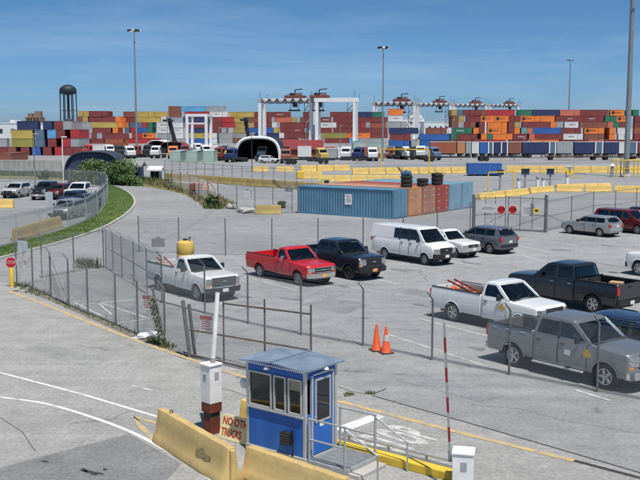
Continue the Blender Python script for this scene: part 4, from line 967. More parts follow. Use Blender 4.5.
# pickups
regcab = dict(wb=3.55, fo=0.93, ro=1.25, R=0.40, cabr=-0.22, cabrt=-0.10, cowl=1.24, wst=0.46, doors=[(-0.12, 1.08)], roof=1.90, hoodf=1.19, hoodc=1.26, belt=1.30, bedz=1.36, gh=0.36, gw=0.55, mh=0.26)
crew = dict(wb=3.60, fo=0.93, ro=1.15, R=0.42, cabr=-0.98, cabrt=-0.82, cowl=1.28, wst=0.50, doors=[(-0.90, 0.02), (0.04, 1.14)], roof=1.94, hoodf=1.22, hoodc=1.29, belt=1.33, bedz=1.40, gh=0.42, gw=0.56, mh=0.26)
c_red = park((298, 285.5), HS, 3.38, 1.98, -1)
vehicle('pickup_truck', 'bright red regular-cab pickup with empty bed and chrome bumper', 'pickup', c_red, rzS, PRED, dict(regcab, wb=3.38, W=1.98, R=0.39, hoodf=1.07, hoodc=1.17, belt=1.23, roof=1.80, bedz=1.27, cowl=1.02, wst=0.40, rim='steel', gtrim=CHROME, bedliner=False, platem=PLATEO, mirrorm=CHROME, gh=0.28))
c = park((349, 279.8), HS, 3.65, 2.02, -1)
vehicle('pickup_truck', 'dark navy crew-cab pickup beside the red pickup', 'pickup', c, rzS, PNAVY, dict(crew, wb=3.65, W=2.02, R=0.41, hoodf=1.22, hoodc=1.29, belt=1.33, roof=1.94, bump=BLACKP, rim='alloy5', rimm=mat('dark_alloy', (0.12, 0.12, 0.13), 0.35, 0.8), platem=PLATEO, gtrim=mat('dark_grille_bar', (0.05, 0.05, 0.05), 0.4), bedz=1.36))
c_w = park((452.5, 321.5), HS, 3.56, 2.0, -1, rear=True)
wt = vehicle('pickup_truck', 'white regular-cab pickup with a red ladder in its bed', 'pickup', c_w, rzS, PW2, dict(regcab, wb=3.56, rim='alloy5', handlem=BLACKP, gtrim=None, bump=BLACKP))
c_g = park((513, 366.8), HS, 3.62, 2.02, -1, rear=True)
gt = vehicle('pickup_truck', 'grey four-door pickup behind the chain-link fence', 'pickup', c_g, rzS, PGREY, dict(crew, wb=3.62, W=2.02, R=0.41, rim='alloy5', gtrim=CHROME, bump=CHROME, handlem=BLACKP, nbar=2))
c_b = park((592.5, 313.5), HN, 3.95, 2.03, 1, rear=True)
bt = vehicle('pickup_truck', 'black crew-cab pickup parked tail out with boxes in its bed', 'pickup', c_b, rzN, PBLK, dict(crew, wb=3.95, W=2.03, R=0.42, ro=1.2, rim='alloy6', bedz=1.40, belt=1.34, hoodf=1.20, hoodc=1.30, roof=1.98, rbump=BLACKP, handlem=CHROME))
c_l = park((197, 301), HS, 3.56, 2.0, -1)
lt = vehicle('pickup_truck', 'white regular-cab pickup with a yellow tank in its bed', 'pickup', c_l, rzS, PW2, dict(regcab, wb=3.56, rim='steel', bump=BLACKP, grille=mat('grey_grille', (0.06, 0.065, 0.07), 0.5), gh=0.40, gw=0.70, ))
# livery badges on the grey and white trucks
GOLD = mat('gold_badge', (0.62, 0.42, 0.06), 0.5)
for tr, x in ((gt, 1.15), (wt, 0.9)):
    mk('door_emblem', MB().box((x, -1.012, 0.98), (0.30, 0.012, 0.14)), GOLD, tr); mk('door_emblem', MB().box((x, -1.0125, 1.09), (0.14, 0.012, 0.10)), GOLD, tr)
mk('door_sticker', MB().box((0.42, -1.014, 0.92), (0.22, 0.012, 0.16)), WHITE, gt); mk('step_bar', MB().beam((-0.95, -1.03, 0.40), (1.05, -1.03, 0.40), 0.10, 0.06), ALU, gt, bevel=0.015)
for x in (-2.6, -2.0, -1.4): mk('bed_tie_plate', MB().box((x, -0.985, 1.27), (0.22, 0.012, 0.05)), ALU, gt)
# van
c = park((424.5, 265.3), HS, 3.43, 2.0, -1)
vehicle('cargo_van', 'white passenger van with dark side windows and black bumper', 'van', c, rzS, PW, dict(bed=False, wb=3.43, fo=0.85, ro=1.35, W=2.0, R=0.36, hoodf=1.12, hoodc=1.30, belt=1.36, roof=2.12, cowl=1.72, wst=0.98, cabr=-3.0, cabrt=-2.93, doors=[(-0.35, 0.38), (0.42, 1.42)], wins=[(-1.00, -0.42), (-0.36, 0.36), (0.46, 1.42)], rim='steel', bump=BLACKP, rbump=BLACKP, gh=0.30, tumble=0.14, bh=0.30, mh=0.28))
c = park((455, 258), HS, 3.0, 1.78, -1)
vehicle('pickup_truck', 'small older white pickup between the van and grey crossover', 'pickup', c, rzS, PW, dict(regcab, wb=2.95, W=1.76, R=0.34, fo=0.78, ro=1.05, hoodf=0.96, hoodc=1.05, belt=1.10, roof=1.62, bedz=1.12, cabr=-0.35, cabrt=-0.22, cowl=0.86, wst=0.25, doors=[(-0.2, 0.8)], rim='steel', gh=0.22, gw=0.45, sill=0.36))
suv = dict(bed=False, wb=2.71, fo=0.90, ro=0.98, W=1.88, R=0.36, sill=0.34, hoodf=0.98, hoodc=1.10, belt=1.14, roof=1.68, cowl=0.95, wst=0.12, cabr=-2.20, cabrt=-1.75, doors=[(-0.95, -0.02), (0.0, 0.98)], wins=[(-1.75, -0.98), (-0.93, -0.04), (0.0, 1.0)], bump=BLACKP, rbump=BLACKP, mirrorm=BLACKP, gh=0.24, bz=0.5, plate=False)
c = park((489.5, 254), HN, 2.71, 1.88, 1, rear=True)
vehicle('crossover_car', 'slate grey crossover parked tail out beside the small white pickup', 'car', c, rzN, PSLATE, dict(suv))
wag = dict(suv, roof=1.50, belt=1.02, hoodf=0.90, hoodc=1.0, W=1.80, R=0.33, sill=0.30, wb=2.68, ro=0.95, cabr=-2.15, cabrt=-1.70)
c = park((599.5, 237), HN, 2.68, 1.80, 1, rear=True)
vehicle('station_wagon', 'silver estate car parked tail out at the double gate end', 'car', c, rzN, PSIL, dict(wag, rbump=PSIL, bump=PSIL))
c = park((637, 234.3), HS, 3.03, 1.98, -1)
vehicle('minivan', 'maroon minivan parked beside the silver estate car', 'minivan', c, rzS, PMAR, dict(suv, wb=3.03, W=1.96, fo=0.95, ro=1.05, roof=1.74, belt=1.12, hoodf=0.92, hoodc=1.1, cowl=1.35, wst=0.45, cabr=-2.48, cabrt=-2.20, doors=[(-1.05, 0.15), (0.2, 1.25)], wins=[(-2.1, -1.1), (-1.02, 0.14), (0.2, 1.3)], bump=PMAR, rbump=PMAR))
c2 = c + SPER * 3.3 + HS * 0.3
vehicle('crossover_car', 'dark crossover on the far side of the maroon minivan', 'car', c2, rzS, PBLK, dict(suv, roof=1.7))
c = park((638.5, 276), HN, 3.6, 2.0, 1)
vehicle('pickup_truck', 'white pickup whose nose points at the silver estate car', 'pickup', c, rzN, PW, dict(crew, bump=BLACKP))
c = c_g + SPER * 2.9 + HS * 0.75
vehicle('crossover_car', 'dark blue car between the grey pickup and black pickup', 'car', c, rzS, PBLUE, dict(suv, roof=1.60, belt=1.08))
# loads
def onveh(pos, rz, x, y, z): h = Vector((math.cos(rz), math.sin(rz), 0)); l = Vector((-h.y, h.x, 0)); return pos + h * x + l * y + Vector((0, 0, z))
t = thing('water_tank', 'tall yellow plastic tank standing in the white pickup bed', 'tank', onveh(c_l, rzS, -0.85, 0.05, 0.86), rzS)
TANKY = mat('tank_yellow', (0.62, 0.42, 0.10), 0.5, 0, 0.12, 3)
mk('shell', MB().lathe([(0.40, 0), (0.43, 0.04), (0.43, 0.5), (0.42, 0.52), (0.43, 0.54), (0.43, 1.0), (0.42, 1.02), (0.43, 1.04), (0.43, 1.45), (0.40, 1.58), (0.30, 1.66), (0.05, 1.70)], 24), TANKY, t, smooth=True)
mk('filler_cap', MB().lathe([(0.12, 1.68), (0.12, 1.75), (0.09, 1.77)], 14), BLACKP, t); mk('pipe_fitting', MB().path([(0.2, 0.1, 1.64), (0.2, 0.1, 1.84), (0.38, 0.1, 1.84)], 0.03), RUSTY, t)
LADR = mat('fibreglass_red', (0.36, 0.06, 0.045), 0.6); 
def ladder(label, base, rz, tiltx, L, m, w=0.40):
    t = thing('ladder', label, 'ladder', base, rz); a = tiltx
    for s in (-1, 1): mk('stile', MB().beam((0, s * w / 2, 0), (L * math.cos(a), s * w / 2, L * math.sin(a)), 0.035, 0.08), m, t)
    n = int(L / 0.3)
    for k in range(1, n): f = k / n * L; mk('rung', MB().tube((f * math.cos(a), -w / 2, f * math.sin(a)), (f * math.cos(a), w / 2, f * math.sin(a)), 0.017, n=6), m, t)
ladder('red ladder lying in the bed of the white pickup, tail up', onveh(c_w, rzS, -0.55, 0.1, 0.95), rzS + math.pi, R(14), 2.4, LADR)
ladder('red ladder leaning in the bed behind the yellow tank', onveh(c_l, rzS, -1.5, -0.2, 0.95), rzS + math.pi, R(22), 1.5, LADR)
PLY = mat('plywood', (0.55, 0.40, 0.20), 0.8, 0, 0.2, 3); CARD = mat('cardboard', (0.50, 0.33, 0.18), 0.85, 0, 0.12, 5)
t = thing('safety_board', 'yellow board lying under the ladder in the white pickup bed', 'board', onveh(c_w, rzS, -2.2, 0.35, 1.02), rzS); mk('panel', MB().box((0, 0, 0), (1.0, 0.55, 0.04), mat=Matrix.Rotation(R(-12), 3, 'Y')), TANKY, t); mk('batten', MB().box((0, 0.3, -0.08), (0.9, 0.05, 0.10)), WOODM, t)
lump('tool_bag', 'orange tool bag on the tail of the white ladder pickup', 'bag', onveh(c_w, rzS, -2.55, -0.1, 0.98), 0.22, (1, 0.8, 0.8), ORANGE, 61); lump('tool_bag', 'dark grey tool bag beside the orange bag in the pickup bed', 'bag', onveh(c_w, rzS, -2.45, 0.42, 1.04), 0.20, (1, 0.8, 0.8), GREYP, 62)
def carton(label, p, rz, sz, m=CARD):
    t = thing('carton', label, 'box', p, rz); mk('box_body', MB().box((0, 0, sz[2] / 2), sz), m, t, bevel=0.008); mk('tape', MB().box((0, 0, sz[2] + 0.002), (sz[0], 0.06, 0.004)), mat('tape', (0.6, 0.47, 0.3), 0.3), t)
carton('larger cardboard box in the black pickup bed by the tailgate', onveh(c_b, rzN, -2.35, -0.2, 0.86), rzN + 0.3, (0.55, 0.45, 0.48)); carton('flat pale cardboard box in the black pickup bed behind the cab', onveh(c_b, rzN, -1.75, 0.3, 0.86), rzN, (0.6, 0.4, 0.42), PLY)
carton('small mixed box at the front of the grey pickup bed', onveh(c_g, rzS, -1.35, -0.55, 0.86), rzS, (0.4, 0.3, 0.40)); carton('white tub box beside the small box in the grey pickup bed', onveh(c_g, rzS, -1.75, -0.55, 0.86), rzS, (0.35, 0.3, 0.36), WHITE)
for i, (x, y, L) in enumerate(((-1.75, -0.45, 1.6), (-1.85, 0.5, 1.4))):
    t = thing('timber_plank', ('pale timber plank sticking up from the yellow-tank pickup bed', 'second timber plank lying against the far side of the tank pickup bed')[i], 'plank', onveh(c_l, rzS, x, y, 0.90), rzS); mk('plank', MB().box((0, 0, 0.12 + 0.15 * (1 - i)), (L, 0.2, 0.05), mat=Matrix.Rotation(R(10), 3, 'Y')), PLY, t)
# the side lot beyond the grass verge
HL = Vector((-0.15, -0.98, 0)).normalized(); rzL = math.atan2(HL.y, HL.x); G3 = 'cars in the side lot'
for px, py, nm, lab, cat, pt, sp in (
    (48, 198.5, 'pickup_truck', 'black crew-cab pickup at the far end of the side lot', 'pickup', PBLK, dict(crew)),
    (59, 198.5, 'crossover_car', 'maroon car between the black and white pickups in side lot', 'car', PMAR, dict(suv)),
    (81, 199.5, 'pickup_truck', 'white extended-cab pickup with red bed cover in side lot', 'pickup', PW, dict(crew, cabr=-0.75, doors=[(-0.68, -0.05), (0.0, 1.06)])),
    (73, 205.5, 'station_wagon', 'dark blue car behind the silver crossover in side lot', 'car', PBLUE, dict(wag)),
    (84, 212, 'crossover_car', 'black crossover next to the silver one in side lot', 'car', PBLK, dict(suv)),
    (68, 218, 'crossover_car', 'silver crossover at the near end of the side lot', 'car', PSIL, dict(suv)),
    (17, 197, 'crossover_car', 'pale grey car alone by the concrete block in side lot', 'car', carpaint('pale_grey_paint', (0.5, 0.5, 0.5)), dict(suv))):
    vehicle(nm, lab, cat, G(px, py), rzL, pt, sp, G3)
    if 'red bed cover' in lab:
        vv = [o for o in COL.objects if o.get('label') == lab][0]; mk('bed_cover', MB().box((-1.85, 0, 1.33), (2.0, 1.86, 0.08)), PMAR, vv, bevel=0.02)
# ---------------------------------------------------------------- containers
def container_mesh(L, Wc, H_, rib, name):
    """corrugated box with corner posts, rails and door bars; length along x, door at +x, sitting on z=0"""
    mb = MB(); hx, hy = L / 2, Wc / 2; p = 0.12; d = 0.045
    for x in (-hx + p / 2, hx - p / 2):
        for y in (-hy + p / 2, hy - p / 2): mb.box((x, y, H_ / 2), (p, p, H_))
    for y in (-hy + 0.05, hy - 0.05):
        for z in (0.08, H_ - 0.06): mb.box((0, y, z), (L - 2 * p - 0.002, 0.10 if z > 1 else 0.10, 0.12 if z > 1 else 0.16))
    for x in (-hx + 0.05, hx - 0.05):
        for z in (0.08, H_ - 0.06): mb.box((x, 0, z), (0.10, Wc - 2 * p - 0.002, 0.12))
    n = max(2, int((L - 2 * p) / rib)); pitch = (L - 2 * p) / n
    def corr(nn, ptc, f0):
        prof = []
        for k in range(nn):
            a = f0 + k * ptc; prof += [(a, 0), (a + ptc * 0.30, 0), (a + ptc * 0.45, d), (a + ptc * 0.85, d)]
        prof.append((f0 + nn * ptc, 0)); return prof
    pr = corr(n, pitch, -hx + p)
    for sgn in (-1, 1):
        v = []; f = []
        for a, dd in pr: v += [(a, sgn * (hy - 0.025 - dd), 0.14), (a, sgn * (hy - 0.025 - dd), H_ - 0.10)]
        for i in range(len(pr) - 1): f.append((2 * i, 2 * i + 2, 2 * i + 3, 2 * i + 1))
        mb.add(v, f)
    v = []; f = []                                                     # roof
    for a, dd in pr: v += [(a, -hy + 0.08, H_ - 0.03 - dd * 0.4), (a, hy - 0.08, H_ - 0.03 - dd * 0.4)]
    for i in range(len(pr) - 1): f.append((2 * i, 2 * i + 1, 2 * i + 3, 2 * i + 2))
    mb.add(v, f)
    m = 6; pr2 = corr(m, (Wc - 2 * p) / m, -hy + p); v = []; f = []       # plain end
    for a, dd in pr2: v += [(-hx + 0.025 + dd, a, 0.12), (-hx + 0.025 + dd, a, H_ - 0.10)]
    for i in range(len(pr2) - 1): f.append((2 * i, 2 * i + 2, 2 * i + 3, 2 * i + 1))
    mb.add(v, f)
    for s in (-1, 1):                                                    # door leaves with lock bars
        mb.box((hx - 0.05, s * (hy - p) / 2, H_ / 2), (0.04, hy - p - 0.01, H_ - 0.24))
        for q in (0.3, 0.72): mb.tube((hx - 0.012, s * (hy - p) * q, 0.12), (hx - 0.012, s * (hy - p) * q, H_ - 0.12), 0.018, n=5)
    mb.box((0, 0, 0.10), (L - 0.2, Wc - 0.2, 0.05))
    return to_mesh(name, mb, recalc=False)
CM = {}
def cmesh(L, H_=2.59, rib=0.42):
    k = (L, H_, rib)
    if k not in CM: CM[k] = container_mesh(L, 2.44, H_, rib, 'shipping_container')
    return CM[k]
CC = {'maroon': (0.215, 0.045, 0.042), 'brown': (0.24, 0.085, 0.055), 'rust': (0.34, 0.10, 0.05), 'red': (0.42, 0.035, 0.04), 'salmon': (0.55, 0.16, 0.10), 'orange': (0.78, 0.21, 0.04), 'tan': (0.42, 0.31, 0.10),
      'yellow': (0.50, 0.37, 0.09), 'olive': (0.30, 0.28, 0.07), 'green': (0.03, 0.17, 0.10), 'teal': (0.12, 0.34, 0.36), 'blue': (0.03, 0.12, 0.38), 'lightblue': (0.12, 0.36, 0.62), 'navy': (0.025, 0.04, 0.115),
      'slate': (0.10, 0.16, 0.25), 'grey': (0.33, 0.35, 0.36), 'white': (0.66, 0.67, 0.66), 'black': (0.025, 0.028, 0.03)}
WORD = {'maroon': 'maroon', 'brown': 'brown', 'rust': 'rust-coloured', 'red': 'bright red', 'salmon': 'salmon pink', 'orange': 'orange', 'tan': 'tan', 'yellow': 'mustard yellow', 'olive': 'olive', 'green': 'dark green', 'teal': 'teal',
        'blue': 'royal blue', 'lightblue': 'light blue', 'navy': 'navy', 'slate': 'slate blue', 'grey': 'grey', 'white': 'white', 'black': 'black'}
def cmat(c): return mat('container_' + c, CC[c], 0.6, 0, 0.14, 0.35, dirt=0.35, dirtc=tuple(0.6 * x + 0.05 for x in CC[c]))
LOGO_D = mat('logo_dark', (0.05, 0.03, 0.03), 0.6); LOGO_L = mat('logo_light', (0.62, 0.62, 0.60), 0.6)
LENW = {12.19: 'long ', 6.06: 'short ', 2.44: 'end-on '}
TIER = ['ground tier', 'second tier', 'third tier', 'fourth tier', 'fifth tier', 'sixth tier', 'seventh tier']
ORD = ['first', 'second', 'third', 'fourth', 'fifth', 'sixth', 'seventh', 'eighth', 'ninth', 'tenth', 'eleventh']
def stack(where, ybase, rows, H_=2.59, logos=(), rz=0.0, jit=0.06):
    """rows: from the bottom tier up, each a list of (px0, px1, colour) as surveyed along the front of the stack"""
    D = G(320, ybase).y
    for tier, row in enumerate(rows):
        cur = -1e9
        for (a, b, c) in row:
            z = tier * (H_ + 0.012); xa, xb = XAT(a, D), XAT(b, D); xa = max(xa, cur); first = True
            while xb - xa > 1.3:
                rem = xb - xa
                L = 12.19 if rem > 9.3 else 6.06 if rem > 4.3 else 2.44
                x = xa + L / 2; dep = 0 if L > 3 else (12.19 - 2.44) / 2
                end = L < 3
                lab = '%s %sshipping container, %s, in %s' % (WORD[c], LENW[L], TIER[tier] if tier < len(rows) - 1 else 'topmost tier', where)
                o = link('shipping_container', cmesh(12.19 if end else L, H_, 0.6), None, loc=(x, D + dep + 1.22 + random.uniform(-jit, jit), z), rz=(-math.pi / 2 if end else 0), objmat=cmat(c), label=lab, cat='container', group='shipping containers in ' + where)
                if not end and L > 6 and c in ('orange', 'green', 'white', 'yellow', 'grey', 'maroon', 'red', 'blue') and random.random() < (0.7 if c in ('orange', 'green', 'white') else 0.15):
                    lm = LOGO_D if c in ('orange', 'yellow', 'white', 'grey') else LOGO_L
                    sz_ = random.uniform(0.55, 0.95); w_ = 1.1 if L > 7 else 0.7; x0 = -L * random.choice((0.1, 0.0, -0.1)) if L > 7 else -1.0
                    if c == 'orange': link('logo', LOGO1, None, o, objmat=lm, loc=(x0 - w_, -1.215, H_ * 0.52))
                    link('wordmark', LOGO2, None, o, objmat=lm, loc=(x0 + 1.4, -1.215, H_ * 0.50)).scale = (sz_, 1, sz_ * 0.8)
                cur = xa = xa + L + 0.12
def _logo():
    m = MB()
    for k in range(10): a = 2 * math.pi * k / 10; m.v.append((0.75 * math.cos(a), 0, 0.75 * math.sin(a)))
    m.f.append(tuple(range(10))); m.v += [(p[0], 0.01, p[2]) for p in m.v]; m.f.append(tuple(range(19, 9, -1))); return to_mesh('logo', m)
LOGO1 = _logo()
_m = MB()
for k, w_ in enumerate((0.34, 0.30, 0.34, 0.34, 0.28, 0.34, 0.30)): _m.box((-1.5 + k * 0.5, 0, 0), (w_, 0.012, 0.62))
LOGO2 = to_mesh('wordmark', _m)
M_, B_r, O_, T_ = 'maroon', 'brown', 'orange', 'tan'
# right-hand wall of boxes, behind the row of trailers
stack('the high wall behind the parked trailers', 145.6, [
    [(449, 478, M_), (478, 508, 'red'), (509, 530, M_), (531, 560, O_), (560, 584, M_), (584, 604, 'salmon'), (605, 640, M_), (640, 690, 'blue')],
    [(451, 456, 'green'), (456, 478, M_), (481, 486, O_), (486, 490, 'green'), (491, 512, O_), (513, 529, M_), (529, 535, 'salmon'), (535, 560, M_), (560, 584, 'white'), (584, 604, B_r), (609, 617, O_), (618, 634, 'white'), (634, 690, M_)],
    [(452, 473, 'green'), (473, 478, O_), (479, 487, M_), (487, 508, O_), (508, 513, M_), (514, 521, O_), (521, 525, 'teal'), (525, 530, 'salmon'), (531, 556, 'blue'), (556, 560, 'lightblue'), (560, 580, M_), (584, 604, O_), (609, 617, O_), (617, 634, 'white'), (634, 690, 'rust')],
    [(452, 457, B_r), (457, 462, 'grey'), (462, 467, M_), (467, 473, B_r), (473, 478, O_), (479, 487, M_), (487, 508, O_), (508, 514, M_), (514, 522, T_), (522, 549, M_), (550, 555, O_), (556, 564, 'grey'), (564, 579, 'white'), (579, 602, B_r), (602, 613, 'salmon'), (613, 618, 'green'), (618, 624, M_), (634, 690, M_)],
    [(452, 458, B_r), (458, 466, T_), (466, 478, M_), (479, 492, O_), (492, 508, O_), (508, 518, M_), (518, 540, O_), (540, 554, O_), (555, 578, M_), (579, 582, T_), (582, 604, M_), (604, 613, 'green'), (613, 626, O_), (634, 690, M_)],
    [(451, 455, T_), (456, 461, 'slate'), (461, 466, M_), (466, 478, M_), (479, 485, B_r), (485, 508, 'red'), (508, 516, M_), (517, 531, 'green'), (531, 554, 'navy'), (555, 578, 'salmon'), (578, 608, M_), (609, 626, O_), (632, 640, 'green'), (641, 690, M_)]])
# blue boxes below the receding cranes
stack('the low stack under the receding cranes', 146.5, [
    [(389, 410, 'blue'), (411, 419, 'grey'), (420, 432, 'blue'), (433, 448, B_r)],
    [(390, 411, M_), (420, 447, 'blue')],
    [(389, 412, 'navy'), (426, 446, B_r)],
    [(386, 400, 'grey'), (400, 408, 'grey')], [(388, 402, 'white')], [(388, 401, O_)]])
# middle yard blocks
stack('the block below the tall gantry cranes', 143.3, [
    [(230, 262, B_r), (262, 300, M_), (300, 320, 'grey'), (320, 348, M_), (349, 357, 'lightblue'), (358, 385, 'grey')],
    [(230, 252, 'grey'), (252, 275, 'navy'), (275, 283, 'white'), (283, 305, M_), (305, 318, 'grey'), (319, 341, 'olive'), (341, 368, O_), (369, 386, M_)],
    [(233, 247, T_), (249, 271, 'blue'), (271, 279, 'yellow'), (280, 306, M_), (306, 319, 'slate'), (320, 332, M_), (333, 357, M_), (358, 386, M_)],
    [(230, 250, T_), (251, 272, M_), (272, 279, 'white'), (280, 318, M_), (319, 335, 'white'), (336, 357, M_), (359, 368, 'red'), (370, 386, 'rust')],
    [(233, 246, 'yellow'), (247, 256, B_r), (256, 273, M_), (274, 290, 'salmon'), (290, 299, T_), (300, 318, B_r), (319, 333, M_), (333, 357, M_), (358, 386, M_)],
    [(230, 252, 'yellow'), (253, 272, M_), (273, 288, M_), (303, 316, M_), (330, 350, M_), (351, 370, 'navy'), (371, 385, 'green')]])
stack('the mixed block behind the white domes', 143.6, [
    [(124, 160, 'red'), (160, 185, 'grey'), (187, 208, 'blue'), (209, 219, 'white'), (220, 229, 'grey')],
    [(132, 140, 'red'), (140, 152, O_), (152, 157, 'green'), (157, 170, 'grey'), (171, 186, 'white'), (187, 208, 'yellow'), (209, 219, 'white'), (220, 229, 'grey')],
    [(125, 131, 'slate'), (131, 137, 'red'), (137, 145, 'blue'), (145, 155, 'green'), (157, 169, 'white'), (171, 185, 'white'), (186, 208, 'navy'), (209, 219, M_), (220, 229, 'grey')],
    [(124, 130, 'yellow'), (130, 139, 'slate'), (139, 148, 'red'), (148, 155, 'green'), (157, 168, 'white'), (171, 184, 'white'), (185, 208, M_), (209, 219, M_), (220, 232, 'red')],
    [(124, 133, M_), (134, 158, 'yellow'), (158, 168, 'white'), (171, 183, 'grey'), (184, 208, 'navy'), (209, 219, M_), (220, 232, 'red')],
    [(124, 133, B_r), (134, 155, 'yellow'), (155, 168, 'yellow'), (169, 184, B_r), (185, 208, 'red'), (209, 228, 'white')],
    [(169, 179, B_r), (180, 201, 'lightblue'), (202, 223, 'grey')]])
stack('the tall block by the water tower', 144.2, [
    [(62, 76, 'grey'), (77, 90, 'red'), (91, 104, M_), (105, 124, 'rust')],
    [(62, 74, 'white'), (75, 80, 'red'), (81, 90, 'grey'), (91, 96, M_), (96, 101, 'grey'), (101, 123, M_)],
    [(64, 79, 'red'), (80, 92, 'grey'), (92, 112, M_), (113, 121, O_)],
    [(64, 71, 'white'), (72, 78, 'salmon'), (79, 91, 'grey'), (92, 112, 'yellow'), (113, 121, O_)],
    [(78, 83, B_r), (83, 90, T_), (90, 111, M_), (112, 121, O_)],
    [(79, 88, T_), (89, 109, M_)]])
stack('the low stack beside the navy arched shed', 155.5, [
    [(-14, 6, M_), (7, 20, 'brown'), (21, 31, M_), (32, 42, 'blue'), (43, 48, M_), (48, 54, 'blue'), (55, 62, 'red'), (63, 78, M_)],
    [(-14, 2, 'grey'), (3, 12, 'lightblue'), (12, 29, 'olive'), (30, 35, M_), (36, 41, 'slate'), (41, 48, 'white'), (48, 54, M_), (55, 61, 'green'), (62, 68, 'red'), (70, 80, 'grey')],
    [(12, 29, 'yellow'), (30, 35, M_), (36, 48, 'slate'), (48, 54, 'lightblue'), (55, 62, M_), (63, 70, 'grey'), (71, 80, 'red')],
    [(18, 34, 'navy'), (44, 54, 'navy'), (55, 61, M_), (62, 76, 'grey')]], H_=2.44)
# ---------------------------------------------------------------- the blue container and its row
BC0, BC1 = G(297.5, 213), G(393, 219.4); ad = (BC1 - BC0); LB = ad.length; ad.normalize(); an = Vector((-ad.y, ad.x, 0))   # an points away and right
CC.update({'bluegrey': (0.095, 0.22, 0.33), 'oldorange': (0.50, 0.22, 0.10), 'oldred': (0.33, 0.07, 0.055), 'oldbrown': (0.36, 0.16, 0.10), 'paleblue': (0.17, 0.32, 0.42)})
cols = [('bluegrey', 'weathered blue container with a white notice on its long side', None), ('oldorange', 'rusty orange container second in the row after the blue one', None), ('oldbrown', 'faded brown container third in the row beside the orange one', None),
        ('oldred', 'dull red container fourth in the row beside the faded brown one', None), ('paleblue', 'pale blue container fifth in the row beside the dull red one', None), ('paleblue', 'pale blue container at the far end of the row', None)]
ROWC = []
for i, (c, lab, _) in enumerate(cols):
    ctr = (BC0 + BC1) / 2 + an * (1.22 + i * 2.56); rz = math.atan2(ad.y, ad.x)
    Lq = round(LB, 2); t = thing('storage_container', lab, 'container', ctr, rz, None); ROWC.append((t, ctr))
    m = mat('old_' + c, CC[c], 0.65, 0, 0.16, 0.6, dirt=0.55 if 'old' in c else 0.35, dirtc=(0.30, 0.20, 0.13) if 'old' in c else (0.22, 0.33, 0.40))
    me = container_mesh(Lq, 2.44, 2.6, 0.30, 'shell'); link('shell', me, m, t)
    hx = Lq / 2
    if c == 'oldorange':                                              # sheet of rust on its roof
        mk('rusted_roof', MB().box((0, 0, 2.606), (Lq - 0.4, 2.1, 0.012)), mat('rust_roof', (0.46, 0.24, 0.15), 0.85, 0, 0.2, 0.8), t)
    for s in (-1, 1):
        d = mk('door', MB().box((hx + 0.008, s * 0.555, 1.30), (0.05, 1.07, 2.32)), m, t, bevel=0.008)
        for q in (0.25, 0.82): mk('lock_bar', MB().tube((hx + 0.05, s * 1.1 * q, 0.15), (hx + 0.05, s * 1.1 * q, 2.48), 0.022, n=6), STEEL if c != 'oldred' else m, d)
        for z in (0.45, 1.1, 1.75, 2.3): mk('hinge_strap', MB().box((hx + 0.036, s * 0.8, z), (0.012, 0.45, 0.06)), PALE if 'old' in c else m, d)
    if i == 0:
        nb = mk('notice', MB().box((Lq * 0.03 + 0.2, -1.222, 1.55), (0.78, 0.012, 0.95)), WHITE, t)
        for k in range(4): mk('print_line', MB().box((Lq * 0.03 + 0.2, -1.231, 1.85 - 0.17 * k), (random.uniform(0.4, 0.62), 0.004, 0.05)), FADEDR if k == 0 else INKG, nb)
# drums and bits on the row's roofs
for k, (i, x) in enumerate(((1, 4.4), (2, 4.6), (3, 4.7))):
    tt, ctr = ROWC[i]; p = ctr + ad * x; p.z = 2.62
    lab = ('black drum stack on the rusty roof, under a blue tarp', 'black drum on the container roof between two others', 'black drum under a brown board on the container roofs')[k]
    t = thing('tyre_stack', lab, 'tyres', p, 0.2 * k, None)
    for j in range(3 if k != 1 else 2): mk('tyre', MB().lathe([(0.28, 0.03), (0.34, 0.01), (0.50, 0.02), (0.54, 0.10), (0.54, 0.26), (0.50, 0.34), (0.34, 0.35), (0.28, 0.33)], 20, 'Z', (0, 0, 0.36 * j)), RUBBER, t, smooth=True)
    if k == 0:
        lump('blue_tarp', 'bunched blue tarpaulin on top of the black tyre stack', 'tarp', p + Vector((0, 0, 1.06)), 0.42, (1.1, 0.9, 0.7), mat('tarp_blue', (0.05, 0.12, 0.24), 0.6, 0, 0.4, 6), 71)
    if k == 2:
        q = thing('brown_board', 'brown board laid over the black tyre stack', 'board', p + Vector((0, 0, 1.09)), 0.3); mk('panel', MB().box((0, 0, 0.03), (1.5, 0.8, 0.05)), WOODM, q); mk('batten', MB().box((0, 0, 0.08), (0.08, 0.8, 0.05)), WOODM, q)
tt, ctr = ROWC[4]; p = ctr + ad * 3.6; p.z = 2.62
t = thing('red_housing', 'small red machine housing on the pale blue container roof', 'machine', p, rz); mk('housing', MB().box((0, 0, 0.35), (0.5, 0.5, 0.7)), cmat('red'), t, bevel=0.04); mk('cap', MB().box((0, 0, 0.75), (0.7, 0.6, 0.08)), RUSTY, t)
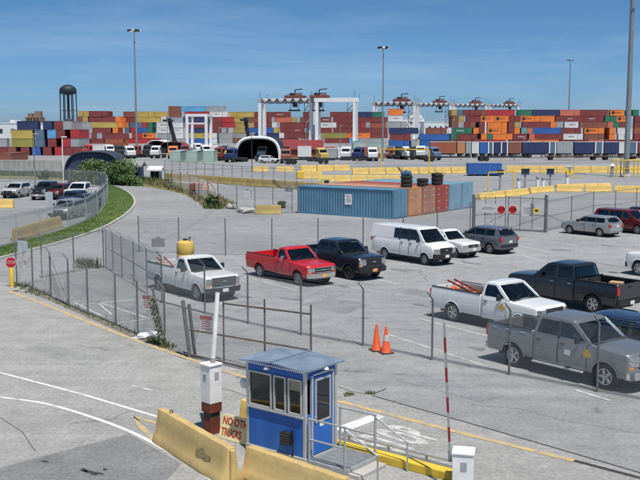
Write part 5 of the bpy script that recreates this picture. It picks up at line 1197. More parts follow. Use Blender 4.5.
# ---------------------------------------------------------------- double gate with its stop signs
def PX(px, py): return G(px, py)
q0, q1, q2 = G(473, 231.5), G(506, 230), G(545.5, 232.5)
t = thing('double_gate', 'double chain-link gate with thick posts between lot and terminal', 'gate', q0)
for p, r_, h in ((q0, 0.10, 2.9), (q2, 0.13, 2.9)): mk('gate_post', MB().tube(p - q0, p - q0 + Vector((0, 0, h)), r_, n=10), POSTM, t)
fabric = MB()
for a, b in ((q0, q1), (q1, q2)):
    d = (b - a); L = d.length; d.normalize(); A = a - q0 + d * 0.15; B = b - q0 - d * 0.08
    lf = MB()
    for z in (0.12, 1.3, 2.6): lf.tube(A + Vector((0, 0, z)), B + Vector((0, 0, z)), 0.032, n=6)
    lf.tube(A + Vector((0, 0, 0.12)), B + Vector((0, 0, 1.3)), 0.02, n=6); mk('gate_leaf', lf, POSTM, t)
    for f in (0, 0.33, 0.66, 1.0): mk('upright', MB().tube(A.lerp(B, f) + Vector((0, 0, 0.08)), A.lerp(B, f) + Vector((0, 0, 2.72)), 0.035 if f in (0, 1.0) else 0.025, n=6), POSTM, t)
    wires(fabric, A, d, (B - A).length, 0.12, 2.6, 0.12, 0.003)
me = bpy.data.meshes.new('mesh_fabric'); me.from_pydata(fabric.v, [], fabric.f); link('mesh_fabric', me, WIRE, t, kind='stuff')
for px, lab in ((500.5, 'red stop sign on the gate leaf nearest the container row'), (511.8, 'red stop sign on the gate leaf nearest the thick gate post')):
    p = G(px, 230.4); s_ = thing('stop_sign', lab, 'stop sign', (p.x, p.y - 0.12, 1.65)); stop_face(s_, (0, 0, 0), 0.36, 0); mk('clamp', MB().box((0, 0.03, 0), (0.5, 0.03, 0.05)), STEEL, s_)
print_sign('notice_sign', 'wide pale notice on the gate leaf beside the container row', onfence(487.5, 208, 231, -0.12), 1.35, 0.62, PALE, INKG, 0, None, 3)
print_sign('notice_sign', 'tall pale notice on the gate leaf with the yellow plate', onfence(527, 209.5, 231.3, -0.12), 0.95, 1.0, PALE, INKG, 0, None, 4)
p = onfence(535.5, 210.5, 232, -0.14); t = thing('warning_plate', 'small yellow warning plate on the gate beside the thick post', 'sign', p); mk('board', MB().box((0, 0, 0), (0.45, 0.02, 0.40)), YELLOW, t); mk('symbol', MB().box((0, -0.014, 0), (0.25, 0.008, 0.16)), BLACKP, t)
# ---------------------------------------------------------------- yellow barriers and check-in lanes
OCH = mat('weathered_ochre', (0.36, 0.27, 0.10), 0.85, 0, 0.25, 0.8, dirt=0.6, dirtc=(0.22, 0.19, 0.11))
def jrow(where, a, b, n, m=CREAM, h=0.95, gap=0.02, end='mast'):
    A, B = G(*a), G(*b); d = (B - A)
    for k in range(n):
        p = A + d * (k / n + gap / n); q = A + d * ((k + 1) / n - gap / n); L = round((q - p).length, 2)
        jersey('%s in %s' % ('concrete barrier' if n == 1 else ORD[n - 1 - k] + ' barrier from the %s' % end, where), (p + q) / 2, None, L, math.atan2(d.y, d.x), m=m, h=h, w=0.33, group='barriers of %s' % where, hooks=False)
jrow('the cream row in front of the parked trailers', (506, 172.5), (642, 173.2), 8, h=1.25, end='thick mast')
jrow('the bright cream row beyond the tyre stacks', (352, 174.5), (467, 173.4), 7, h=1.15, end='blue trailer')
jrow('the cream row behind the yellow kiosk', (318, 181.5), (400, 181.5), 5, end='tyre stack')
jrow('the low yellow kerb line past the lone pedestal', (556, 187.5), (610, 186.2), 4, h=0.45, end='mast guard')
jrow('the back yellow line left of the height bar', (300, 171.2), (350, 170.6), 3, h=1.1, end='height bar')
jrow('the near cream row behind the estate car fence', (555, 191.5), (642, 192.6), 3, gap=0.05, h=0.85, end='minivan')
jrow('the cream island behind the stop-sign gate', (478, 200), (528, 194.2), 2, h=0.75, end='card reader')
jrow('the cream island beside the blue card readers', (529, 193.5), (553, 191.5), 1, h=0.75)
jrow('the weathered ochre row under the far fence', (166, 179.5), (330, 191.5), 11, m=OCH, h=1.0, end='blue container')
jrow('the pale row before the arched tent', (253, 171.5), (269, 171.5), 1, h=0.9); jrow('the pale row before the brick warehouse', (276, 171.5), (294, 171.5), 1, h=0.9)
jrow('the yellow pair left of the kiosk', (301, 178.5), (322, 178.5), 2, h=1.2, end='kiosk')
jrow('the tan row across the side lot', (14, 241), (60, 227), 3, m=OCH, h=0.9, end='silver crossover'); jrow('the lone block at the side lot edge', (-6, 208), (14, 208), 1, m=CREAM, h=0.9)
jersey('squat ochre timber-faced block standing before the far fence', (G(256, 213.8) + G(281, 214.3)) / 2, None, 2.4, 0.0, m=OCH, h=0.85, w=0.4, hooks=False)
KB = mat('kiosk_blue', (0.03, 0.09, 0.19), 0.5)
def card_reader(label, px, py, htop, bw=0.75, bh=0.62, kind='box'):
    p = G(px, py); t = thing('card_reader', label, 'kiosk', p, R(8), 'lane kiosks')
    if kind == 'box':
        mk('column', MB().box((0, 0, htop / 2), (0.22, 0.22, htop)), GREYP, t, bevel=0.01); mk('head', MB().box((0, 0, htop), (bw, 0.5, bh)), KB, t, bevel=0.03); mk('hood', MB().box((0, -0.1, htop + bh / 2 + 0.03), (bw + 0.1, 0.7, 0.05)), DARKN, t); mk('screen', MB().box((0, -0.256, htop), (bw * 0.6, 0.012, bh * 0.5)), GLASS, t)
    else:
        mk('pedestal', MB().box((0, 0, 0.5), (0.38, 0.34, 1.0)), WHITE, t, bevel=0.02); mk('head', MB().lathe([(0.22, 1.0), (0.24, 1.1), (0.24, 1.35), (0.16, 1.45)], 14), GREYP, t); mk('arm', MB().beam((0.1, 0, 0.95), (2.6, 0, 1.0), 0.08, 0.08), YELLOW if px > 560 else GREYP, t)
card_reader('blue card reader head over the end of the blue trailer', 500, 189.5, 2.2); card_reader('blue card reader head between two slim white pedestals', 525, 187.5, 2.1, 1.0, 0.75); card_reader('dark blue card reader head with a square hood by the cream island', 550, 186.5, 2.0, 0.9, 0.75)
card_reader('slim white pedestal with lane arm next to the wide blue reader', 518.5, 188, 1.2, kind='ped'); card_reader('slim dark-topped pedestal right of the wide blue reader', 537.5, 186.5, 1.2, kind='ped'); card_reader('white pedestal at the left end of the cream island', 543, 187.5, 1.2, kind='ped'); card_reader('lone white pedestal with a yellow arm above the long barrier', 567, 184, 1.2, kind='ped')
t = thing('ticket_kiosk', 'yellow ticket kiosk with a dark square screen behind the blue container', 'kiosk', G(325.5, 188.5)); mk('housing', MB().box((0, 0, 0.7), (1.25, 0.8, 1.4)), mat('kiosk_lime', (0.55, 0.52, 0.16), 0.6), t, bevel=0.03); mk('screen', MB().box((0.15, -0.406, 0.8), (0.62, 0.012, 0.6)), BLACKP, t)
t = thing('yellow_machine', 'yellow hydraulic unit beside the yellow barrier pair', 'machine', G(300, 178.6)); mk('body', MB().box((0, 0, 0.6), (1.2, 0.8, 1.2)), YELLOW, t, bevel=0.08); mk('mast', MB().tube((0.3, 0, 1.2), (0.3, 0, 2.0), 0.08), YELLOW, t)
def goal(label, a, b, h, r=0.12, right=True):
    p, q = G(*a), G(*b); t = thing('height_bar', label, 'height bar', p)
    mk('post', MB().box((0, 0, h / 2), (2 * r, 2 * r, h)), YELLOW, t)
    if right: mk('post', MB().box((q.x - p.x, q.y - p.y, h / 2), (2 * r, 2 * r, h)), YELLOW, t)
    mk('crossbar', MB().beam((0, 0, h + r), (q.x - p.x, q.y - p.y, h + r), 2 * r, 2 * r), YELLOW, t)
goal('yellow height bar frame behind the black tyre stacks', (381, 174), (429, 175), 4.2, 0.10); goal('low yellow frame around the blue card readers', (488, 192), (513, 191), 2.4, 0.07)
# mast guard at the tall right-hand mast
MP = G(626, 177)
t = thing('mast_guard', 'yellow pipe guard frame round the foot of the tall mast', 'guard rail', MP)
for x in (-1.9, -0.6, 1.6, 3.4):
    for y in (-1.0, 1.0): mk('post', MB().tube((x, y, 0), (x, y, 2.9), 0.10), YELLOW, t)
for y in (-1.0, 1.0):
    for z in (2.75, 1.4): mk('rail', MB().tube((-1.9, y, z), (3.4, y, z), 0.08 if z > 2 else 0.05), YELLOW, t)
for x, lab in ((-2.4, 'dark lane column outside the yellow mast guard'), (2.6, 'dark lane column inside the yellow mast guard')):
    k_ = thing('lane_column', lab, 'column', MP + Vector((x, -0.3, 0))); mk('shaft', MB().box((0, 0, 0.9), (0.45, 0.45, 1.8)), GREYP, k_, bevel=0.03); mk('cap', MB().lathe([(0.4, 1.8), (0.3, 2.0), (0.05, 2.2)], 10), WHITE, k_)
t = thing('satellite_unit', 'white dish unit on a yellow base among the cream barriers', 'machine', G(607, 174.5)); mk('base', MB().box((0, 0, 0.3), (1.3, 0.8, 0.6)), YELLOW, t, bevel=0.05); mk('dish', MB().lathe([(0.1, 0.9), (0.7, 1.3), (0.75, 1.45)], 16, close=False), WHITE, t, smooth=True); mk('strut', MB().tube((0, 0, 0.6), (0, 0, 1.0), 0.1), GREYP, t); t.location = G(606, 174.6)
t.location = (G(606, 174.8).x - 6.2, G(606, 174.8).y, 0)
# ---------------------------------------------------------------- masts and lamp posts
MASTM = mat('mast_steel', (0.25, 0.28, 0.30), 0.5, 0.3, 0.12, 0.5)
def mast(label, px, pybase, pytop, r0, r1, head=1.6):
    p = G(px, pybase); h = ZAT(p, pytop); t = thing('light_mast', label, 'light mast', p)
    mk('foot', MB().lathe([(r0 * 1.8, 0), (r0 * 1.8, 0.25), (r0 * 1.1, 0.5)], 14), CONC, t); mk('shaft', MB().lathe([(r0, 0.3), ((r0 + r1) / 2, h * 0.5), (r1, h)], 16), MASTM, t, smooth=True)
    if head:
        mk('ring', MB().lathe([(head * 0.9, h - 0.25), (head, h - 0.25), (head, h + 0.05), (head * 0.9, h + 0.05), (head * 0.9, h - 0.25)], 20, close=False), DARKN, t)
        for k in range(8):
            a = k * math.pi / 4; mk('floodlight', MB().box((head * math.cos(a), head * math.sin(a), h - 0.15), (0.55, 0.55, 0.4), a), DARKN if k % 3 else WHITE, t); 
            if k % 2 == 0: mk('spoke', MB().beam((0, 0, h - 0.1), (head * math.cos(a), head * math.sin(a), h - 0.1), 0.08, 0.08), DARKN, t)
    return t
mast('tall steel light mast rising beside the white domes', 137, 157, 30, 0.32, 0.16); mast('slim light mast behind the yellow height bar', 382.5, 164, 47, 0.22, 0.11, 1.0)
mast('far light mast behind the high container wall', 568, 141, 60, 0.5, 0.25, 1.8); mast('thick tall mast inside the yellow pipe guard', 626, 177, -8, 0.46, 0.36, 1.6)
def lamp_post(label, px, pyb, pyt, m=MASTM, r=0.09, arm=0.0):
    p = G(px, pyb); h = ZAT(p, pyt); t = thing('lamp_post', label, 'lamp post', p); mk('pole', MB().tube((0, 0, 0), (0, 0, h), r, r * 0.7), m, t); mk('lamp_head', MB().box((arm or 0.3, 0, h), (0.8, 0.3, 0.14)), WHITE if m is WHITE else GREYP, t, bevel=0.03)
lamp_post('grey lamp post at the back of the side lot', 35.5, 190, 134); lamp_post('white lamp post in front of the navy arched shed', 63.5, 184, 137, WHITE, 0.10); lamp_post('thin pole standing before the arched tent', 252, 172, 133, DARKN, 0.08)
for px, pb, pt, lab in ((50, 222, 192, 'tall grey-white board on posts beside the silver crossover'),):
    p = G(px, 226); t = thing('lot_sign', lab, 'sign', p); h = ZAT(p, pt); hb_ = ZAT(p, 213)
    mk('board', MB().box((0, 0, (h + hb_) / 2), (0.62, 0.03, h - hb_)), mat('lot_sign_face', (0.42, 0.47, 0.50), 0.5), t)
    for s in (-1, 1): mk('leg', MB().tube((s * 0.2, 0.03, 0), (s * 0.2, 0.03, h - 0.05), 0.03), STEEL, t)
# ---------------------------------------------------------------- trailers parked in front of the container wall
TW = to_mesh('trailer_wheel', MB().lathe([(0.28, -0.28), (0.50, -0.28), (0.52, -0.2), (0.52, 0.2), (0.50, 0.28), (0.28, 0.28)], 14, 'Y'))
def trailer(label, px0, px1, ybase, c, H_=3.0, z0=1.15, name='box_trailer', cat='trailer', roof=WHITE, group='trailers parked below the container wall', ends=False):
    A, B = G(px0, ybase), G(px1, ybase); L = (B - A).length; ctr = (A + B) / 2
    t = thing(name, label, cat, ctr, 0, group); m = cmat(c)
    mb = MB().box((0, 1.25, z0 + H_ / 2), (L - 0.1, 2.5, H_))
    bx_ = mk('box', mb, m, t, bevel=0.03)
    n = max(2, int(L / 0.8)); rb = MB()
    for k in range(1, n): rb.box((-L / 2 + k * L / n, -0.012, z0 + H_ / 2), (0.08, 0.03, H_ - 0.25))
    mk('side_posts', rb, m, bx_)
    mk('roof_sheet', MB().box((0, 1.25, z0 + H_ + 0.035), (L - 0.06, 2.56, 0.07)), roof, t)
    if ends:
        for s in (-1, 1): mk('end_frame', MB().box((s * (L / 2 - 0.18), -0.02, z0 + H_ / 2), (0.30, 0.05, H_)), WHITE, t)
    mk('chassis', MB().box((0, 1.25, z0 - 0.18), (L - 0.4, 1.2, 0.32)), DARKN, t)
    for x in ((-L / 2 + 0.9, -L / 2 + 2.1) if L > 5 else (-L / 2 + 0.9,)):
        for y in (0.35, 2.15): link('wheel', TW, RUBBER, t, loc=(x, y, 0.52))
    mk('landing_leg', MB().box((L / 2 - 1.4, 0.5, (z0 - 0.3) / 2), (0.14, 0.14, z0 - 0.3)), DARKN, t); mk('landing_leg', MB().box((L / 2 - 1.4, 2.0, (z0 - 0.3) / 2), (0.14, 0.14, z0 - 0.3)), DARKN, t)
for a, b, c, lab, e in ((430, 456, 'rust', 'long rust-brown box trailer at the left of the trailer row', False), (457, 465, 'oldorange', 'short orange box trailer beside the rust-brown one', False), (465.5, 471, 'grey', 'narrow grey box trailer between orange and white ones', False), (471.5, 479, 'white', 'short white box trailer beside a royal blue one', False),
                  (479.5, 487, 'blue', 'short royal blue box trailer beside the white one', False), (487.5, 493.5, 'slate', 'slate box trailer with pale stripes beside the royal blue one', True), (494, 500, 'navy', 'short plain navy box trailer beside the slate one', False), (500.5, 508, 'navy', 'navy box trailer with white door frames beside the brown one', True),
                  (508.5, 521.5, 'brown', 'brown box trailer with ribbed sides in the trailer row', False), (522, 548, 'navy', 'long navy box trailer with a small white mark', False), (548.5, 556, 'slate', 'short slate trailer in white frames after the long navy one', True), (556.5, 573, 'grey', 'pale grey box trailer in the middle of the row', False),
                  (574, 594, 'navy', 'navy box trailer right of the pale grey one', False), (594.5, 603, 'slate', 'slate trailer in white frames right of the navy one', True), (603.5, 618, 'navy', 'navy box trailer left of the thick mast', False), (618.5, 627, 'white', 'white box trailer behind the thick mast', False), (627.5, 637, 'slate', 'slate trailer in white frames right of the thick mast', True), (637.5, 660, 'maroon', 'maroon box trailer at the right end of the row', False)):
    trailer(lab, a, b, 157.8, c, ends=e)
trailer('low blue trailer box standing by the card readers', 468, 502, 176, 'blue', 1.75, 0.25, roof=cmat('blue'))
link('mark', LOGO1, LOGO_L, None) if False else None
for x0, x1 in ((545, 600), (600, 640)):
    p, q = G(x0, 160.2), G(x1, 160.2); t = thing('flat_wagon', 'empty dark flat wagon in front of the box trailers, %s' % ('left one' if x0 < 560 else 'near the thick mast'), 'wagon', (p + q) / 2, 0, 'flat wagons before the trailers'); L = (q - p).length
    if x0 < 560: t['label'] = 'empty dark flat wagon in front of the pale grey box trailer'
    else: t['label'] = 'empty dark flat wagon ending near the thick mast'
    mk('deck', MB().box((0, 0.9, 0.95), (L - 0.6, 2.4, 0.30)), mat('wagon_brown', (0.10, 0.06, 0.045), 0.8), t)
    for x in (-L / 2 + 1.5, L / 2 - 1.5):
        for y in (0.1, 1.7): link('wheel', TW, DARKN, t, loc=(x, y, 0.52))
# ---------------------------------------------------------------- rubber-tyred gantry cranes
CW = mat('crane_white', (0.80, 0.81, 0.82), 0.5, 0, 0.06, 0.2, dirt=0.2, dirtc=(0.45, 0.42, 0.38)); CRED = mat('crane_red_brown', (0.20, 0.06, 0.05), 0.6)
def gantry(label, px0, px1, ybase, ytop, rz=R(-14), trolley=0.62, dark=True, sep=7.0):
    A, B = G(px0, ybase), G(px1, ybase); span = (B.x - A.x) * 0.92; h = ZAT(A, ytop); c = (A + B) / 2
    t = thing('gantry_crane', label, 'crane', c, rz, 'rubber-tyred gantry cranes'); hs = span / 2; th = 1.45
    for y in (-sep / 2, sep / 2):
        mk('girder', MB().box((0, y, h - 0.9), (span + 2.4, 1.2, 1.8)), CW if not dark else mat('girder_grey', (0.42, 0.42, 0.42), 0.6), t, bevel=0.05)
        for x in (-hs, hs): mk('leg', MB().beam((x, y, 1.8), (x, y * 0.94, h - 1.8), th, th * 0.95), CW, t)
        if dark:
            n = 6                                                       # festoon cable loops under the girder
            fm = MB()
            for k in range(n):
                a, b = -hs + 1 + k * (span - 2) / n, -hs + 1 + (k + 1) * (span - 2) / n
                pts = [(a + (b - a) * q / 6, y - 0.75, h - 0.3 - 2.0 * math.sin(math.pi * q / 6)) for q in range(7)]; fm.path(pts, 0.24, 5)
            mk('festoon_cables', fm, DARKN, t)
            for k in range(n): mk('stay_panel', MB().box((-hs + 1 + (k + 0.5) * (span - 2) / n, y - 0.62, h - 0.55), ((span - 2) / n * 0.5, 0.05, 0.8)), CW, t)
    for x in (-hs, hs):
        mk('sill_beam', MB().box((x, 0, 1.9), (1.1, sep + 4, 0.9)), CW, t, bevel=0.04); mk('portal_tie', MB().box((x, 0, h - 0.6), (1.4, sep - 1.25, 1.0)), CW, t)
        mk('power_house', MB().box((x * 1.0, -sep * 0.1, 3.4), (1.6, 3.0, 2.0)), CW, t, bevel=0.06)
        for y in (-sep / 2 - 1, sep / 2 + 1):
            for dy in (-0.9, 0.9): mk('tyre', MB().lathe([(0.3, -0.3), (0.75, -0.3), (0.8, 0), (0.75, 0.3), (0.3, 0.3)], 14, 'X', (x, y + dy, 0.8)), RUBBER, t)
        mk('ladder', MB().beam((x + 0.75, -sep / 2 - 0.3, 2.3), (x + 0.75, -sep / 2 - 0.3, h), 0.5, 0.12), GREYP, t)
        mk('antenna', MB().tube((x, -sep / 2, h), (x, -sep / 2, h + 3.4), 0.10), DARKN, t); mk('antenna', MB().tube((x + 1.4, sep / 2, h), (x + 1.4, sep / 2, h + 2.2), 0.08), DARKN, t)
    lat = MB(); z0 = 2.4; nb_ = 6; xa, xb = hs - 3.4, hs - 0.9
    for k in range(nb_):
        za, zc = z0 + (h - 3 - z0) * k / nb_, z0 + (h - 3 - z0) * (k + 1) / nb_
        lat.beam((xa, -sep / 2 + 0.9, za), (xb, -sep / 2 + 0.9, zc), 0.22, 0.22).beam((xa, -sep / 2 + 0.9, za), (xb, -sep / 2 + 0.9, za), 0.9, 0.16)
    for x in (xa, xb): lat.beam((x, -sep / 2 + 0.9, z0 - 0.6), (x, -sep / 2 + 0.9, h - 2), 0.22, 0.22)
    mk('stair_tower', lat, CRED, t)
    xt = -hs + span * trolley
    mk('trolley', MB().box((xt, 0, h + 0.7), (8.5, sep + 1.2, 1.3)), CRED, t, bevel=0.05); mk('hoist_house', MB().box((xt + 1.6, 0, h + 1.8), (2.6, 3.2, 1.6)), mat('hoist_grey', (0.22, 0.2, 0.21), 0.6), t, bevel=0.05); mk('winch', MB().lathe([(0.9, -2), (0.9, 2)], 12, 'Y', (xt - 1.6, 0, h + 1.7)), DARKN, t)
    mk('hoist_mast', MB().path([(xt - 0.2, 0, h + 1), (xt - 0.2, 0, h + 4.0), (xt + 3.4, 0, h + 4.3)], 0.28, 6), DARKN, t); mk('hand_rail', MB().path([(xt - 3, -sep / 2, h + 1), (xt - 3, -sep / 2, h + 2.1), (xt + 3, -sep / 2, h + 2.1), (xt + 3, -sep / 2, h + 1)], 0.06, 5), DARKN, t)
    mk('operator_cab', MB().box((xt + 0.4, -sep * 0.3, h - 3.0), (1.8, 2.0, 2.2)), DARKN, t, bevel=0.08); mk('spreader', MB().box((xt - 0.5, 0, h - 5.6), (5.2, 2.4, 0.7)), DARKN, t)
    for sx in (-2, 2):
        for sy in (-0.9, 0.9): mk('hoist_rope', MB().tube((xt + sx * 0.8, sy, h), (xt - 0.5 + sx, sy, h - 5.3), 0.07, n=4), DARKN, t)
gantry('gantry crane with dark festooned girder, left of the white-girder crane', 259, 316, 144.2, 98.5, R(-14), 0.66)
gantry('gantry crane with plain white girder next to the brick warehouse', 316, 357, 144.6, 98.2, R(-10), 0.05, False, 5.5)
gantry('gantry crane behind the slim light mast, first of the receding line', 373, 417, 142.2, 101.8, R(-14), 0.66)
gantry('gantry crane second in the receding line beyond the slim mast', 416, 452, 139.6, 103.0, R(-14), 0.66); gantry('gantry crane third in the receding line, rising behind the container wall', 453, 487, 138.6, 103.8, R(-14), 0.66); gantry('gantry crane at the far end of the line above green containers', 489, 519, 137.6, 104.2, R(-14), 0.66)
# smaller white straddle frame
A, B = G(190, 151.5), G(209, 151.5); h = ZAT(A, 116.5); t = thing('straddle_carrier', 'white straddle carrier frame among mixed containers', 'straddle carrier', (A + B) / 2, R(-4)); w = (B - A).length / 2
for y in (-4, 4):
    for x in (-w, w): mk('leg', MB().box((x, y, h / 2), (0.9, 0.9, h)), CW, t)
    mk('top_beam', MB().box((0, y, h + 0.4), (2 * w + 0.9, 0.9, 0.8)), CW, t); mk('cross_beam', MB().box((0, y, h * 0.8), (2 * w - 0.92, 0.5, 0.5)), CW, t)
for x in (-w, w):
    mk('side_beam', MB().box((x, 0, h + 0.4), (0.9, 7.08, 0.7)), CW, t); mk('bogie', MB().box((x, 0, 1.1), (1.1, 10.5, 0.8)), CW, t)
    for y in (-4.4, -1.5, 1.5, 4.4): mk('tyre', MB().lathe([(0.3, -0.25), (0.75, -0.25), (0.75, 0.25), (0.3, 0.25)], 12, 'X', (x, y, 0.75)), RUBBER, t)
mk('cab', MB().box((w + 0.2, -3, h - 2), (1.6, 1.6, 1.8)), GLASS, t)
# reach stackers
def reach_stacker(label, px, yb, pxt, yt, m):
    p = G(px, yb); t = thing('reach_stacker', label, 'reach stacker', p); h = ZAT(p, yt); dx = (pxt - px) / FPX * p.y
    mk('chassis', MB().box((0, 0, 1.3), (6.5, 3.2, 1.2)), m, t, bevel=0.1); mk('counterweight', MB().box((2.6, 0, 2.4), (1.8, 3.0, 1.3)), m, t, bevel=0.1); mk('cab', MB().box((0.9, -0.4, 2.9), (1.6, 1.5, 2.0)), GLASS, t, bevel=0.06)
    b_ = MB()
    b_.beam((1.2, 0, 2.6), (dx, 0, h), 1.1, 1.3); mk('boom', b_, m, t)
    for k in range(6): f = (k + 1) / 7; mk('boom_plate', MB().box((1.2 + (dx - 1.2) * f, -0.6, 2.6 + (h - 2.6) * f), (1.5, 0.15, 0.35)), DARKN, t)
    mk('spreader', MB().box((dx - 0.3, 0, h - 0.8), (2.4, 6, 0.7)), m, t)
    for x in (-2.3, 2.0):
        for y in (-1.7, 1.7): mk('tyre', MB().lathe([(0.3, -0.4), (0.85, -0.4), (0.85, 0.4), (0.3, 0.4)], 14, 'Y', (x, y, 0.85)), RUBBER, t)
RSM = mat('stacker_dark', (0.014, 0.018, 0.024), 0.7)
reach_stacker('dark reach stacker with raised boom beside the rust-red dome', 172, 153, 169.5, 118, RSM); reach_stacker('dark reach stacker rising behind the arched tent', 246, 152, 245.5, 117.5, RSM)
# ---------------------------------------------------------------- buildings and yard sheds
def arch_hall(name, label, px0, px1, yb, ytop, depth, skin, frame, open_front=True, back=None, rz=0.0, stripes=0):
    A, B = G(px0, yb), G(px1, yb); w = (B - A).length / 2; h = ZAT(A, ytop); t = thing(name, label, 'building', (A + B) / 2, rz)
    n = 20; prof = [(w * (abs(math.cos(a)) ** 0.6) * (1 if math.cos(a) > 0 else -1), h * math.sin(a) ** 0.75 if math.sin(a) > 0 else 0.0) for a in [math.pi * k / n for k in range(n + 1)]]
    inn = [(x * 0.97, z * 0.97) for x, z in prof]
    v = []; f = []
    for y in (0, depth):
        v += [(x, y, z) for x, z in prof] + [(x, y, z) for x, z in inn]
    m = n + 1; q = 2 * m
    for k in range(n):
        f += [(k, k + 1, q + k + 1, q + k), (m + k, q + m + k, q + m + k + 1, m + k + 1), (k, m + k, m + k + 1, k + 1), (q + k, q + k + 1, q + m + k + 1, q + m + k)]
    mb = MB(); mb.add(v, f); mk('roof_skin', mb, skin, t, smooth=True)
    fm = MB(); fm.path([(x, -0.2, z) for x, z in prof], 0.42 if h > 4.8 else 0.14, 6); mk('front_arch', fm, frame, t, smooth=True)
    mk('back_wall', MB().prism([(x * 0.98, max(z * 0.98, 0)) for x, z in prof], depth - 0.25, depth - 0.1), back or skin, t)
    if not open_front: mk('front_wall', MB().prism([(x * 0.96, max(z * 0.96, 0)) for x, z in prof], 0.1, 0.3), back or skin, t)
    for k in range(stripes): y = depth * (k + 0.5) / stripes; mk('rib', MB().path([(x * 1.005, y, z * 1.005) for x, z in prof], 0.10, 5), frame, t)
    return t
DKB = mat('dark_fabric_blue', (0.02, 0.032, 0.055), 0.7); MAROOF = mat('maroon_fabric', (0.12, 0.035, 0.04), 0.7)
arch_hall('arched_tent', 'open arched tent with white front rim and dark inside', 235.5, 280, 159.5, 137.5, 22, DKB, CW, True, MAROOF, R(-3), 0)
arch_hall('arched_shed', 'navy arched shed behind the round bush', 65, 121, 180, 152.0, 7, mat('shed_navy', (0.03, 0.055, 0.12), 0.6, 0, 0.3, 0.7), DKB, False, mat('shed_end', (0.03, 0.05, 0.10), 0.65, 0, 0.3, 1.2), 0, 4)
DOMEW = mat('dome_white', (0.72, 0.73, 0.74), 0.6)
arch_hall('storage_dome', 'white fabric dome beside the tall light mast', 146, 166, 152.8, 140.5, 14, DOMEW, DOMEW, True, DKB, 0, 0)
arch_hall('storage_dome', 'rust-red arched shelter beside the white fabric dome', 159, 186, 153.2, 142.0, 10, mat('dome_rust', (0.15, 0.045, 0.035), 0.7), MAROOF, True, DKB, 0, 0)
BRICK = mat('brick_wall', (0.28, 0.085, 0.05), 0.85, 0, 0.2, 0.8, 0.2, 4); RROOF = mat('red_metal_roof', (0.22, 0.035, 0.035), 0.6, 0, 0.18, 0.5)
def gable(name, label, px0, px1, yb, ye, yr, depth, wall, roofm, doors=(), ridge_x=True):
    A, B = G(px0, yb), G(px1, yb); w = (B - A).length; he, hr = ZAT(A, ye), ZAT(A + Vector((0, depth / 2, 0)), yr); t = thing(name, label, 'building', (A + B) / 2)
    mk('walls', MB().prism([(0, 0), (depth, 0), (depth, he), (depth / 2, hr - 0.15), (0, he)], -w / 2, w / 2, 'YZ'), wall, t)
    for s in (0, 1):
        y0 = -0.5 if s == 0 else depth + 0.5
        v = [(-w / 2 - 0.4, y0, he - 0.15), (w / 2 + 0.4, y0, he - 0.15), (w / 2 + 0.4, depth / 2, hr), (-w / 2 - 0.4, depth / 2, hr)]; v2 = [(a, b, c + 0.2) for a, b, c in v]
        mb = MB(); mb.add(v + v2, [(3, 2, 1, 0), (4, 5, 6, 7), (0, 1, 5, 4), (1, 2, 6, 5), (2, 3, 7, 6), (3, 0, 4, 7)]); rf = mk('roof_slope', mb, roofm, t)
        for k in range(1, 8):
            x = -w / 2 - 0.4 + k * (w + 0.8) / 8; mk('roof_rib', MB().beam((x, y0, he + 0.08), (x, depth / 2, hr + 0.23), 0.12, 0.08), roofm, rf)
    for (f0, f1, z1, m) in doors: mk('door', MB().box((-w / 2 + w * (f0 + f1) / 2, -0.06, z1 / 2), (w * (f1 - f0), 0.12, z1)), m, t)
gable('brick_warehouse', 'long brick warehouse with red metal roof behind the white trailer', 281, 322, 158, 149.2, 140.5, 16, BRICK, RROOF, ((0.05, 0.2, 3.0, DARKN), (0.62, 0.72, 3.0, DARKN)))
trailer('short white box trailer standing before the brick warehouse', 297.5, 311.5, 159.3, 'white', 2.6, 0.6, group='yard boxes')
gable('blue_shed', 'small blue-grey shed beside the round bush', 127.5, 140, 181, 166, 162.5, 3.2, mat('shed_blue', (0.16, 0.23, 0.33), 0.7, 0, 0.2, 0.8), GREYP, ((0.15, 0.40, 1.9, DARKN), (0.55, 0.85, 1.5, GLASS)))
gable('gate_hut', 'small hut with white roof on the far side of the ring road', 150.5, 159.5, 181.5, 170, 167.5, 2.2, GREYP, WHITE, ((0.1, 0.45, 1.6, GLASS), (0.55, 0.9, 1.6, GLASS)))
WWALL = mat('white_cladding', (0.66, 0.69, 0.70), 0.6, 0, 0.08, 0.1); 
def block(label, px0, px1, yb, ytop, depth, m, wins, name='building', trim=None, roofbox=None):
    A, B = G(px0, yb), G(px1, yb); w = (B - A).length; h = ZAT(A, ytop); t = thing(name, label, 'building', (A + B) / 2)
    mk('walls', MB().box((0, depth / 2, h / 2), (w, depth, h)), m, t); mk('parapet', MB().box((0, depth / 2, h + 0.3), (w + 0.6, depth + 0.6, 0.6)), trim or m, t)
    for (fx, fz, ww, hh) in wins: mk('window', MB().box((-w / 2 + w * fx, -0.05, h * fz), (ww, 0.3, hh)), DARKN, t)
    for (fx, ww, hh) in (roofbox or ()): mk('roof_house', MB().box((-w / 2 + w * fx, depth / 2, h + 0.6 + hh / 2), (ww, depth * 0.5, hh)), m, t)
block('long white clad building behind the navy containers', -6, 46, 138.5, 123.5, 30, WWALL, [(0.13, 0.5, 3, 3), (0.37, 0.5, 3, 3), (0.62, 0.6, 1.4, 2), (0.88, 0.6, 1.4, 2)], roofbox=((0.3, 3, 2),))
block('brown apartment-like block rising behind the white clad building', 25.5, 41, 133, 117.5, 20, mat('brown_block', (0.24, 0.15, 0.11), 0.8, 0, 0.2, 0.2), [(0.2 + 0.2 * i, 0.66 + 0.13 * j, 2.6, 3.0) for i in range(4) for j in range(3)], trim=mat('block_trim', (0.36, 0.28, 0.22), 0.8), roofbox=((0.25, 6, 5), (0.75, 8, 8)))
